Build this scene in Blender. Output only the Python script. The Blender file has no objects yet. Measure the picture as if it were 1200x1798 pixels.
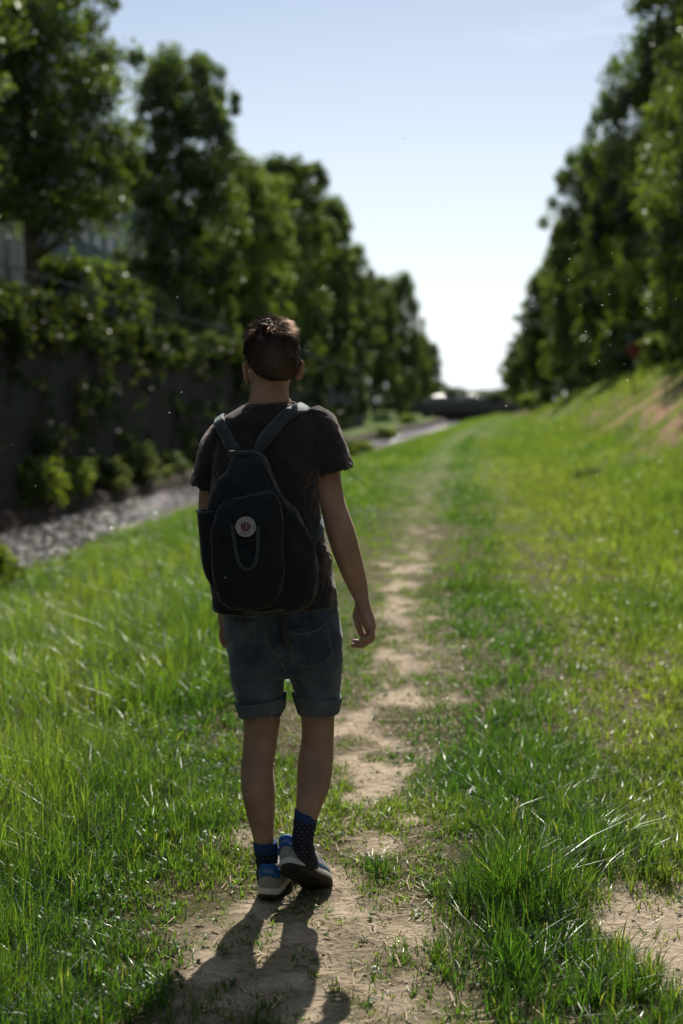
import bpy, bmesh, math, random
import numpy as np
from mathutils import Vector, Matrix, noise as mnoise
from mathutils.bvhtree import BVHTree

random.seed(7)
RNG = np.random.default_rng(11)
R = math.radians
scene = bpy.context.scene
COL = scene.collection

# ------------------------------------------------------------------ camera
CAM_H = 1.55
FPX = 2497.0                      # focal length in photograph pixels (50 mm on 36 mm)
PITCH = math.atan(194.0 / FPX)
cam_data = bpy.data.cameras.new("camera")
cam_data.sensor_fit = 'VERTICAL'
cam_data.sensor_height = 36.0
cam_data.sensor_width = 24.0
cam_data.lens = 50.0
cam_data.clip_start = 0.05
cam_data.clip_end = 6000.0
cam_data.dof.use_dof = True
cam_data.dof.focus_distance = 4.30
cam_data.dof.aperture_fstop = 2.0
cam = bpy.data.objects.new("camera", cam_data)
cam.location = (0, 0, CAM_H)
cam.rotation_euler = (R(90) - PITCH, 0, 0)
COL.objects.link(cam)
scene.camera = cam

# ------------------------------------------------------------------ sun and sky
SUN_EL, SUN_AZ = 44.5, 5.5
to_sun = Vector((math.sin(R(SUN_AZ)) * math.cos(R(SUN_EL)), math.cos(R(SUN_AZ)) * math.cos(R(SUN_EL)), math.sin(R(SUN_EL))))
sd = bpy.data.lights.new("sun", 'SUN')
sd.energy = 5.0
sd.angle = R(0.5)
sd.color = (1.0, 0.93, 0.82)
sun = bpy.data.objects.new("sun", sd)
sun.rotation_euler = (-to_sun).to_track_quat('-Z', 'Y').to_euler()
sun.location = (5, 30, 40)
COL.objects.link(sun)

world = bpy.data.worlds.new("World")
scene.world = world
world.use_nodes = True
wn = world.node_tree
for n in list(wn.nodes):
    wn.nodes.remove(n)
w_out = wn.nodes.new('ShaderNodeOutputWorld')
w_bg = wn.nodes.new('ShaderNodeBackground')
w_sky = wn.nodes.new('ShaderNodeTexSky')
w_sky.sky_type = 'NISHITA'
w_sky.sun_disc = False
w_sky.sun_elevation = R(SUN_EL)
w_sky.sun_rotation = R(SUN_AZ)
w_sky.altitude = 100
w_sky.air_density = 1.0
w_sky.dust_density = 1.2
w_sky.ozone_density = 3.6
w_bg.inputs['Strength'].default_value = 0.068
# thin high cloud, fixed to the sky's own directions
w_tc = wn.nodes.new('ShaderNodeTexCoord')
w_map = wn.nodes.new('ShaderNodeMapping'); w_map.inputs['Scale'].default_value = (1.2, 1.2, 7.0)
w_no = wn.nodes.new('ShaderNodeTexNoise'); w_no.inputs['Scale'].default_value = 2.2
w_no.inputs['Detail'].default_value = 6; w_no.inputs['Roughness'].default_value = 0.55
w_rp = wn.nodes.new('ShaderNodeMapRange')
w_rp.inputs['From Min'].default_value = 0.40; w_rp.inputs['From Max'].default_value = 0.66
w_rp.inputs['To Min'].default_value = 0.0; w_rp.inputs['To Max'].default_value = 0.6
w_mx = wn.nodes.new('ShaderNodeMix'); w_mx.data_type = 'RGBA'
w_mx.inputs['B'].default_value = (13.4, 14.5, 15.6, 1)
wn.links.new(w_tc.outputs['Generated'], w_map.inputs['Vector'])
wn.links.new(w_map.outputs['Vector'], w_no.inputs['Vector'])
wn.links.new(w_no.outputs['Fac'], w_rp.inputs['Value'])
w_sep = wn.nodes.new('ShaderNodeSeparateXYZ')
w_low = wn.nodes.new('ShaderNodeMapRange')      # the veil of haze cloud is thicker low in the sky
w_low.inputs['From Min'].default_value = 0.0; w_low.inputs['From Max'].default_value = 0.30
w_low.inputs['To Min'].default_value = 0.85; w_low.inputs['To Max'].default_value = 0.0
wn.links.new(w_tc.outputs['Generated'], w_sep.inputs[0]); wn.links.new(w_sep.outputs['Z'], w_low.inputs['Value'])
w_add = wn.nodes.new('ShaderNodeMath'); w_add.operation = 'MAXIMUM'
wn.links.new(w_rp.outputs['Result'], w_add.inputs[0]); wn.links.new(w_low.outputs['Result'], w_add.inputs[1])
wn.links.new(w_add.outputs['Value'], w_mx.inputs['Factor'])
wn.links.new(w_sky.outputs['Color'], w_mx.inputs['A'])
wn.links.new(w_mx.outputs['Result'], w_bg.inputs['Color'])
wn.links.new(w_bg.outputs['Background'], w_out.inputs['Surface'])

scene.view_settings.view_transform = 'Standard'
scene.view_settings.look = 'None'
scene.view_settings.exposure = 0.34
scene.view_settings.gamma = 1.0
scene.cycles.max_bounces = 6
scene.cycles.transmission_bounces = 4
scene.cycles.transparent_max_bounces = 6

# ------------------------------------------------------------------ helpers
def W(px, py, Y):
    """world point on the vertical plane y=Y seen at a photograph pixel (used to measure real sizes)"""
    a = (px - 600.0) / FPX; b = (899.0 - py) / FPX
    d = Vector((a, math.cos(PITCH) + b * math.sin(PITCH), -math.sin(PITCH) + b * math.cos(PITCH)))
    t = Y / d.y
    return Vector((d.x * t, Y, CAM_H + d.z * t))

def mesh_np(name, verts, faces_list, smooth=False, cols=None, mat=None):
    me = bpy.data.meshes.new(name)
    verts = np.asarray(verts, dtype=np.float32)
    me.vertices.add(len(verts))
    me.vertices.foreach_set('co', verts.ravel())
    idx = np.concatenate([np.asarray(f, dtype=np.int32).ravel() for f in faces_list])
    tot = np.concatenate([np.full(len(f), np.asarray(f).shape[1], dtype=np.int32) for f in faces_list])
    start = np.concatenate([[0], np.cumsum(tot)[:-1]]).astype(np.int32)
    me.loops.add(len(idx)); me.loops.foreach_set('vertex_index', idx)
    me.polygons.add(len(tot)); me.polygons.foreach_set('loop_start', start)
    try: me.polygons.foreach_set('loop_total', tot)
    except Exception: pass
    if smooth: me.polygons.foreach_set('use_smooth', np.ones(len(tot), dtype=bool))
    me.update(calc_edges=True)
    if cols is not None:
        ca = me.color_attributes.new('Col', 'FLOAT_COLOR', 'POINT')
        c4 = np.ones((len(verts), 4), dtype=np.float32); c4[:, :3] = cols
        ca.data.foreach_set('color', c4.ravel())
    if mat: me.materials.append(mat)
    return me

def link(name, me, parent=None, mat=None):
    o = bpy.data.objects.new(name, me)
    COL.objects.link(o)
    if parent: o.parent = parent
    if mat and len(me.materials) == 0: me.materials.append(mat)
    return o

def tag(o, label=None, cat=None, group=None, kind=None):
    if label: o['label'] = label
    if cat: o['category'] = cat
    if group: o['group'] = group
    if kind: o['kind'] = kind
    return o

def empty(name, loc=(0, 0, 0), rz=0.0):
    o = bpy.data.objects.new(name, None); COL.objects.link(o)
    o.empty_display_size = 0.2
    o.location = loc; o.rotation_euler = (0, 0, rz)
    return o

def copy_tree(o, parent=None):
    c = o.copy(); COL.objects.link(c)
    if parent: c.parent = parent
    for ch in list(o.children): copy_tree(ch, c)
    return c

class MB:
    def __init__(s): s.bm = bmesh.new()
    def box(s, x0, x1, y0, y1, z0, z1, bevel=0.0):
        r = bmesh.ops.create_cube(s.bm, size=1.0)
        for v in r['verts']:
            v.co = Vector(((x0 + x1) / 2 + v.co.x * (x1 - x0), (y0 + y1) / 2 + v.co.y * (y1 - y0), (z0 + z1) / 2 + v.co.z * (z1 - z0)))
        if bevel:
            es = list({e for v in r['verts'] for e in v.link_edges})
            bmesh.ops.bevel(s.bm, geom=es, offset=bevel, segments=2, affect='EDGES', profile=0.5)
        return s
    def tube(s, pts, rad, n=10, caps=True):
        pts = [Vector(p) for p in pts]
        rads = rad if isinstance(rad, (list, tuple)) else [rad] * len(pts)
        rings = []
        ref = Vector((0.123, 0.35, 0.92)).normalized()
        for i, p in enumerate(pts):
            a = pts[max(i - 1, 0)]; b = pts[min(i + 1, len(pts) - 1)]
            t = (b - a).normalized()
            u = t.cross(ref)
            if u.length < 1e-3: u = t.cross(Vector((1, 0, 0)))
            u.normalize(); v = t.cross(u).normalized()
            rings.append([s.bm.verts.new(p + (u * math.cos(2 * math.pi * k / n) + v * math.sin(2 * math.pi * k / n)) * rads[i]) for k in range(n)])
        for i in range(len(rings) - 1):
            for k in range(n):
                s.bm.faces.new((rings[i][k], rings[i][(k + 1) % n], rings[i + 1][(k + 1) % n], rings[i + 1][k]))
        if caps:
            s.bm.faces.new(rings[0][::-1]); s.bm.faces.new(rings[-1])
        return s
    def ell(s, c, r, rot=None, seg=20, rings=12):
        q = bmesh.ops.create_uvsphere(s.bm, u_segments=seg, v_segments=rings, radius=1.0)
        M = Matrix.Translation(Vector(c)) @ (rot.to_4x4() if rot else Matrix.Identity(4)) @ Matrix.Diagonal(Vector((r[0], r[1], r[2], 1)))
        bmesh.ops.transform(s.bm, matrix=M, verts=q['verts'])
        return s
    def loft(s, rings, n=28, sub=4, cap=True):
        """rings: (centre, U, V, exponent)"""
        P = np.array([list(c) + list(u) + list(v) + [e] for c, u, v, e in rings], dtype=float)
        if sub > 1 and len(P) > 2:
            Q = []
            for i in range(len(P) - 1):
                p0 = P[max(i - 1, 0)]; p1 = P[i]; p2 = P[i + 1]; p3 = P[min(i + 2, len(P) - 1)]
                for k in range(sub):
                    t = k / sub
                    Q.append(0.5 * ((2 * p1) + (-p0 + p2) * t + (2 * p0 - 5 * p1 + 4 * p2 - p3) * t * t + (-p0 + 3 * p1 - 3 * p2 + p3) * t ** 3))
            Q.append(P[-1]); P = np.array(Q)
        rr = []
        for q in P:
            c, u, v, e = q[:3], q[3:6], q[6:9], q[9]
            ring = []
            for k in range(n):
                a = 2 * math.pi * k / n
                ca, sa = math.cos(a), math.sin(a)
                x = math.copysign(abs(ca) ** (2 / e), ca); y = math.copysign(abs(sa) ** (2 / e), sa)
                ring.append(s.bm.verts.new(Vector(c + u * x + v * y)))
            rr.append(ring)
        for i in range(len(rr) - 1):
            for k in range(n):
                s.bm.faces.new((rr[i][k], rr[i][(k + 1) % n], rr[i + 1][(k + 1) % n], rr[i + 1][k]))
        if cap:
            for ring, rev in ((rr[0], True), (rr[-1], False)):
                c = s.bm.verts.new(sum((v.co for v in ring), Vector()) / n)
                for k in range(n):
                    f = (ring[k], ring[(k + 1) % n], c)
                    s.bm.faces.new(f[::-1] if not rev else f)
        return s
    def mesh(s, name, smooth=True, mat=None):
        bmesh.ops.recalc_face_normals(s.bm, faces=s.bm.faces)
        me = bpy.data.meshes.new(name); s.bm.to_mesh(me); s.bm.free()
        if smooth:
            for p in me.polygons: p.use_smooth = True
        if mat: me.materials.append(mat)
        return me
    def build(s, name, mat, parent=None, smooth=True):
        return link(name, s.mesh(name, smooth, mat), parent)

def evaluated(me, mods):
    o = bpy.data.objects.new('tmp', me); COL.objects.link(o)
    for typ, kw in mods:
        m = o.modifiers.new('m', typ)
        for k, v in kw.items(): setattr(m, k, v)
    dg = bpy.context.evaluated_depsgraph_get()
    dg.update()
    out = bpy.data.meshes.new_from_object(o.evaluated_get(dg), depsgraph=dg)
    bpy.data.objects.remove(o)
    return out

def remesh(mb, name, voxel, smooth_it, mat, displace=None):
    me = mb.mesh(name)
    out = evaluated(me, [('REMESH', dict(mode='VOXEL', voxel_size=voxel)), ('SMOOTH', dict(factor=0.5, iterations=smooth_it))])
    out.name = name
    out.materials.clear(); out.materials.append(mat)
    n = len(out.vertices)
    if displace:
        nor = np.zeros(n * 3, dtype=np.float32); out.vertices.foreach_get('normal', nor); nor = nor.reshape(-1, 3)
        co = np.zeros(n * 3, dtype=np.float32); out.vertices.foreach_get('co', co); co = co.reshape(-1, 3)
        d = np.array([displace(Vector(c.tolist()), Vector(m.tolist())) for c, m in zip(co, nor)], dtype=np.float32)
        co = co + nor * d[:, None]
        out.vertices.foreach_set('co', co.ravel())
    out.polygons.foreach_set('use_smooth', np.ones(len(out.polygons), dtype=bool))
    out.update()
    return out

# numpy value noise
_T = np.random.default_rng(5).random((256, 256)).astype(np.float64)
def vn(x, y):
    xi = np.floor(x).astype(int); yi = np.floor(y).astype(int)
    fx = x - xi; fy = y - yi
    fx = fx * fx * (3 - 2 * fx); fy = fy * fy * (3 - 2 * fy)
    a = _T[xi & 255, yi & 255]; b = _T[(xi + 1) & 255, yi & 255]; c = _T[xi & 255, (yi + 1) & 255]; d = _T[(xi + 1) & 255, (yi + 1) & 255]
    return (a * (1 - fx) + b * fx) * (1 - fy) + (c * (1 - fx) + d * fx) * fy
def fbm(x, y, oct=4):
    s = 0; a = 0.5; t = 0
    for i in range(oct):
        s = s + a * vn(x * 2 ** i + 17.3 * i, y * 2 ** i + 9.1 * i); t += a; a *= 0.5
    return s / t
def sstep(a, b, x):
    t = np.clip((x - a) / (b - a), 0, 1)
    return t * t * (3 - 2 * t)

# ------------------------------------------------------------------ materials
def new_mat(name):
    m = bpy.data.materials.new(name); m.use_nodes = True
    nt = m.node_tree
    for n in list(nt.nodes): nt.nodes.remove(n)
    return m, nt, nt.nodes.new('ShaderNodeOutputMaterial')

def pmat(name, c1, c2=None, scale=8.0, rough=0.8, bump=0.0, bscale=None, metallic=0.0, spec=0.4, detail=5, coord='Object', sheen=0.0, sss=0.0, lo=0.35, hi=0.65, stint=(1, 1, 1)):
    m, nt, out = new_mat(name)
    b = nt.nodes.new('ShaderNodeBsdfPrincipled')
    b.inputs['Roughness'].default_value = rough
    b.inputs['Metallic'].default_value = metallic
    b.inputs['Specular IOR Level'].default_value = spec
    if sheen:
        b.inputs['Sheen Weight'].default_value = sheen; b.inputs['Sheen Roughness'].default_value = 0.35; b.inputs['Sheen Tint'].default_value = (*stint, 1)
    if sss:
        b.inputs['Subsurface Weight'].default_value = sss
        b.inputs['Subsurface Radius'].default_value = (1.0, 0.22, 0.1); b.inputs['Subsurface Scale'].default_value = 0.02
    tc = nt.nodes.new('ShaderNodeTexCoord')
    no = nt.nodes.new('ShaderNodeTexNoise'); no.inputs['Scale'].default_value = scale; no.inputs['Detail'].default_value = detail
    nt.links.new(tc.outputs[coord], no.inputs['Vector'])
    rp = nt.nodes.new('ShaderNodeValToRGB')
    rp.color_ramp.elements[0].position = lo; rp.color_ramp.elements[1].position = hi
    rp.color_ramp.elements[0].color = (*c1, 1); rp.color_ramp.elements[1].color = (*(c2 or c1), 1)
    nt.links.new(no.outputs['Fac'], rp.inputs['Fac'])
    nt.links.new(rp.outputs['Color'], b.inputs['Base Color'])
    if bump:
        n2 = nt.nodes.new('ShaderNodeTexNoise'); n2.inputs['Scale'].default_value = bscale or scale * 6; n2.inputs['Detail'].default_value = 6
        nt.links.new(tc.outputs[coord], n2.inputs['Vector'])
        bp = nt.nodes.new('ShaderNodeBump'); bp.inputs['Strength'].default_value = bump; bp.inputs['Distance'].default_value = 0.01
        nt.links.new(n2.outputs['Fac'], bp.inputs['Height']); nt.links.new(bp.outputs['Normal'], b.inputs['Normal'])
    nt.links.new(b.outputs['BSDF'], out.inputs['Surface'])
    m['bsdf'] = b.name
    return m

def leafmat(name, refl, trans, gloss=0.06, grough=0.35, attr=True, tw=0.5, gcol=(.9, .95, .9)):
    """thin leaf: reflects, lets the sun through, and has a waxy shine"""
    m, nt, out = new_mat(name)
    N = nt.nodes; L = nt.links
    d = N.new('ShaderNodeBsdfDiffuse'); t = N.new('ShaderNodeBsdfTranslucent'); g = N.new('ShaderNodeBsdfGlossy')
    g.inputs['Roughness'].default_value = grough; g.inputs['Color'].default_value = (*gcol, 1)
    def coloured(rgb, sock):
        if attr:
            a = N.new('ShaderNodeAttribute'); a.attribute_name = 'Col'
            mx = N.new('ShaderNodeMix'); mx.data_type = 'RGBA'; mx.blend_type = 'MULTIPLY'; mx.inputs['Factor'].default_value = 1.0
            mx.inputs['A'].default_value = (*rgb, 1)
            L.new(a.outputs['Color'], mx.inputs['B']); L.new(mx.outputs['Result'], sock)
        else: sock.default_value = (*rgb, 1)
    coloured(refl, d.inputs['Color']); coloured(trans, t.inputs['Color'])
    m1 = N.new('ShaderNodeMixShader'); m1.inputs['Fac'].default_value = tw
    L.new(d.outputs['BSDF'], m1.inputs[1]); L.new(t.outputs['BSDF'], m1.inputs[2])
    m2 = N.new('ShaderNodeMixShader')
    m2.inputs['Fac'].default_value = gloss * 0.38
    L.new(m1.outputs['Shader'], m2.inputs[1]); L.new(g.outputs['BSDF'], m2.inputs[2])
    L.new(m2.outputs['Shader'], out.inputs['Surface'])
    return m
# ================================================================== THE SETTING
WATER_Z = -0.8
def shift(y): return 0.042 * np.clip(y - 30, 0, 130)
def path_x(y):
    yy = np.clip(y, -20, 170)
    return -0.2 + 0.06 * yy + 0.0004 * yy * yy + 0.14 * sstep(5.2, 3.6, y) * 0 + 0.05 * np.sin(yy * 0.9)
PL = np.array([(-9.5, -.45), (-8.75, -.48), (-8.45, -.55), (-8.38, -.78), (-8.28, -1.02), (-6.6, -1.02), (-6.2, -.86), (-5.8, -.75), (-5.0, -.62), (-4.0, -.45), (-3.0, -.25), (-2.0, -.08), (-1.2, 0), (0, 0)])
PR = np.array([(0, 0), (2.0, 0), (2.8, .12), (3.8, .62), (5.2, 1.75), (6.2, 2.5), (7.0, 2.78), (8.5, 2.85), (14, 2.9)])
TERR = 3.22
def terr(y): return TERR - 2.9 * sstep(119, 134, y)
def gz(x, y, fine=True):
    x = np.asarray(x, float); y = np.asarray(y, float)
    s = x - 0.09 * y
    sl = s - shift(y)
    z = np.interp(sl, PL[:, 0], PL[:, 1]) + np.interp(s - 2.5 * sstep(50, 170, y), PR[:, 0], PR[:, 1]) * (1 - .5 * sstep(50, 170, y))
    k = sstep(-8.87, -8.97, s)
    z = z * (1 - k) + terr(y) * k
    if fine:
        z = z + (fbm(x * 0.8 + 40, y * 0.8 + 40, 3) - 0.5) * 0.07 * (1 - k) * sstep(-6.1, -5.2, sl)
        z = z + (fbm(x * 6, y * 6, 3) - 0.5) * 0.018 * (1 - k)
    return z

def bare(x, y):
    """how much bare earth shows (1) or grass grows (0)"""
    d1 = x - path_x(y)
    n = fbm(x * 3.1 + 3, y * 2.2 + 8, 4)
    hw = 0.23 + 0.15 * sstep(5.6, 4.2, y) - 0.05 * sstep(12, 30, y)
    a = sstep(1.3, 0.45, np.abs(d1 + 0.03) / hw + (n - 0.5) * 3.2)
    a = a * (1 - 0.7 * sstep(10, 24, y))
    pt = fbm(x * 8.0 + 1, y * 4.2 + 4, 4)
    a = a * (1 - 0.85 * sstep(.43 - .035 * sstep(5.0, 7.0, y), .52, pt) * (0.6 + 0.4 * sstep(4.0, 5.0, y)))
    c2 = d1 - 1.12
    hw2 = 0.42
    b = sstep(1.25, 0.6, np.abs(c2) / hw2 + (n - 0.5) * 1.7)
    b = b * (0.10 + 0.9 * sstep(4.75, 4.15, y))
    b = b * (1 - 0.6 * sstep(7, 12, y))
    s = x - 0.09 * y
    c = sstep(0.50, 0.62, fbm(x * 0.5 + 5, y * 0.16 + 3, 4)) * sstep(3.6, 4.8, s) * 0.7
    c = np.maximum(c, np.exp(-((s - 4.8) / 1.3) ** 2 - ((y - 36) / 17) ** 2) * sstep(.32, .56, fbm(x * 1.6, y * .9, 4)) * 1.0)
    return np.clip(np.maximum(np.maximum(a, b), c), 0, 1)

# ---- ground: one sheet to the horizon, graded grid along the valley
ys = np.concatenate([np.linspace(-12, 1.8, 10), np.geomspace(2.0, 260, 620), np.geomspace(275, 2500, 14)])
ss = np.concatenate([-np.geomspace(900, 12, 14), [-9.8, -9.2, -8.98, -8.94, -8.86, -8.78, -8.65], np.arange(-8.54, 9.0, 0.06), np.geomspace(9.2, 900, 16)])
SS, YY = np.meshgrid(ss, ys)
XX = SS + 0.09 * YY
ZZ = gz(XX, YY)
V = np.stack([XX, YY, ZZ], -1).reshape(-1, 3)
ni, nj = XX.shape
ii, jj = np.meshgrid(np.arange(ni - 1), np.arange(nj - 1), indexing='ij')
Q = np.stack([ii * nj + jj, ii * nj + jj + 1, (ii + 1) * nj + jj + 1, (ii + 1) * nj + jj], -1).reshape(-1, 4)
bb = bare(XX, YY).reshape(-1)
s_f = SS.reshape(-1); y_f = YY.reshape(-1); x_f = XX.reshape(-1)
dirt = np.array([0.50, 0.405, 0.30]); soil = np.array([0.10, 0.085, 0.04]); red = np.array([0.36, 0.21, 0.13]); mud = np.array([0.05, 0.036, 0.027])
far_g = np.array([0.085, 0.135, 0.022])
base = soil[None] * (1 - sstep(10, 40, y_f))[:, None] + far_g[None] * sstep(10, 40, y_f)[:, None]
dd = np.where((s_f > 3.4)[:, None], red[None], dirt[None])
cc = base * (1 - bb)[:, None] + dd * bb[:, None]
sl_f = s_f - shift(y_f)
kmud = (sstep(-5.6, -6.1, sl_f) * (s_f > -8.9) * (sl_f > -9.2))[:, None]
cc = cc * (1 - kmud) + mud[None] * kmud
cc = cc * (0.8 + 0.4 * fbm(x_f * 5 + 9, y_f * 5, 4))[:, None]
gm, nt, out = new_mat('earth')
b = nt.nodes.new('ShaderNodeBsdfPrincipled'); b.inputs['Roughness'].default_value = 0.95; b.inputs['Specular IOR Level'].default_value = 0.15
at = nt.nodes.new('ShaderNodeAttribute'); at.attribute_name = 'Col'
tc = nt.nodes.new('ShaderNodeTexCoord')
no = nt.nodes.new('ShaderNodeTexNoise'); no.inputs['Scale'].default_value = 38; no.inputs['Detail'].default_value = 8; no.inputs['Roughness'].default_value = 0.7
nt.links.new(tc.outputs['Object'], no.inputs['Vector'])
rp = nt.nodes.new('ShaderNodeMapRange'); rp.inputs['From Min'].default_value = .3; rp.inputs['From Max'].default_value = .7; rp.inputs['To Min'].default_value = .62; rp.inputs['To Max'].default_value = 1.25
nt.links.new(no.outputs['Fac'], rp.inputs['Value'])
mx = nt.nodes.new('ShaderNodeMix'); mx.data_type = 'RGBA'; mx.blend_type = 'MULTIPLY'; mx.inputs['Factor'].default_value = 1
nt.links.new(at.outputs['Color'], mx.inputs['A']); nt.links.new(rp.outputs['Result'], mx.inputs['B'])
nt.links.new(mx.outputs['Result'], b.inputs['Base Color'])
n2 = nt.nodes.new('ShaderNodeTexNoise'); n2.inputs['Scale'].default_value = 32; n2.inputs['Detail'].default_value = 10; n2.inputs['Roughness'].default_value = .62
nt.links.new(tc.outputs['Object'], n2.inputs['Vector'])
bp = nt.nodes.new('ShaderNodeBump'); bp.inputs['Strength'].default_value = 1.0; bp.inputs['Distance'].default_value = 0.03
nt.links.new(n2.outputs['Fac'], bp.inputs['Height']); nt.links.new(bp.outputs['Normal'], b.inputs['Normal'])
nt.links.new(b.outputs['BSDF'], out.inputs['Surface'])
ground = link('ground', mesh_np('ground', V, [Q], True, cc, gm))
tag(ground, kind='structure')

# ---- stream
yw = np.concatenate([np.linspace(-12, 6, 30), np.geomspace(6.2, 260, 500)])
sw = np.linspace(-8.42, -6.05, 50)
SW, YW = np.meshgrid(sw, yw)
XW = SW + shift(YW) + 0.09 * YW
ZW = WATER_Z + (fbm(XW * 5, YW * 2.0, 4) - 0.5) * 0.05
a, c = XW.shape
ii, jj = np.meshgrid(np.arange(a - 1), np.arange(c - 1), indexing='ij')
Q = np.stack([ii * c + jj, ii * c + jj + 1, (ii + 1) * c + jj + 1, (ii + 1) * c + jj], -1).reshape(-1, 4)
wm, nt, out = new_mat('water')
b = nt.nodes.new('ShaderNodeBsdfPrincipled')
b.inputs['Base Color'].default_value = (0.035, 0.027, 0.02, 1); b.inputs['Roughness'].default_value = 0.05; b.inputs['IOR'].default_value = 1.45
tc = nt.nodes.new('ShaderNodeTexCoord')
mp = nt.nodes.new('ShaderNodeMapping'); mp.inputs['Scale'].default_value = (1.0, 0.6, 1.0)
no = nt.nodes.new('ShaderNodeTexNoise'); no.inputs['Scale'].default_value = 5; no.inputs['Detail'].default_value = 1.2; no.inputs['Roughness'].default_value = 0.5
bp = nt.nodes.new('ShaderNodeBump'); bp.inputs['Strength'].default_value = 1.0; bp.inputs['Distance'].default_value = 0.42
nt.links.new(tc.outputs['Object'], mp.inputs['Vector']); nt.links.new(mp.outputs['Vector'], no.inputs['Vector'])
nt.links.new(no.outputs['Fac'], bp.inputs['Height']); nt.links.new(bp.outputs['Normal'], b.inputs['Normal'])
nt.links.new(b.outputs['BSDF'], out.inputs['Surface'])
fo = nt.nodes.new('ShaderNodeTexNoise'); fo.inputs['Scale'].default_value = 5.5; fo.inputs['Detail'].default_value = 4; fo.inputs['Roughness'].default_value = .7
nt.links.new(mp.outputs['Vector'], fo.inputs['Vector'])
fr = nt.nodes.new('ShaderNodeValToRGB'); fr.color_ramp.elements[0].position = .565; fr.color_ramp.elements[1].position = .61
fr.color_ramp.elements[0].color = (.035, .027, .02, 1); fr.color_ramp.elements[1].color = (.78, .74, .72, 1)      # white patches painted into the water colour for sun glints
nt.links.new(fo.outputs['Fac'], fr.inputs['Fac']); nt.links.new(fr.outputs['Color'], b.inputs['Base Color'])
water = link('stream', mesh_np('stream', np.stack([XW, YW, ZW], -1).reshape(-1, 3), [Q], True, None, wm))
tag(water, kind='structure')

# ---- blades of grass
def blades(px, py, pz, az, ln, wd, bend, col, seg=3):
    """numpy blades: roots, azimuth of lean, length, width, bend"""
    n = len(px)
    t = np.linspace(0, 1, seg + 1)
    hx, hy = np.cos(az), np.sin(az)
    sx, sy = -hy, hx
    tw = RNG.uniform(-0.6, 0.6, n)
    sx2 = sx * np.cos(tw) + hx * np.sin(tw); sy2 = sy * np.cos(tw) + hy * np.sin(tw)
    vs = []; 
    for k in range(seg):
        u = t[k]
        off = bend * ln * (u ** 2)
        zz = ln * u * (1 - 0.35 * np.clip(bend, 0, 1.2) * u)
        w = wd * (1 - 0.75 * u ** 1.5) * 0.5
        cx = px + hx * off; cy = py + hy * off; cz = pz + zz
        vs.append(np.stack([cx - sx2 * w, cy - sy2 * w, cz], -1)); vs.append(np.stack([cx + sx2 * w, cy + sy2 * w, cz], -1))
    off = bend * ln; zz = ln * (1 - 0.35 * np.clip(bend, 0, 1.2))
    vs.append(np.stack([px + hx * off, py + hy * off, pz + zz], -1))
    m = 2 * seg + 1
    V = np.stack(vs, 1).reshape(-1, 3)
    b0 = np.arange(n)[:, None] * m
    qs = [b0 + np.array([[2 * k, 2 * k + 1, 2 * k + 3, 2 * k + 2]]) for k in range(seg - 1)]
    Qd = np.concatenate(qs) if qs else np.zeros((0, 4), int)
    T = b0 + np.array([[2 * seg - 2, 2 * seg - 1, 2 * seg]])
    C = np.repeat(col, m, axis=0)
    return V, Qd, T, C

def mesh_join(parts):
    VV, QQ, TT, CC = [], [], [], []; o = 0
    for V, Q, T, C in parts:
        VV.append(V); QQ.append(Q + o); TT.append(T + o); CC.append(C); o += len(V)
    return np.concatenate(VV), np.concatenate(QQ), np.concatenate(TT), np.concatenate(CC)

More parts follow.
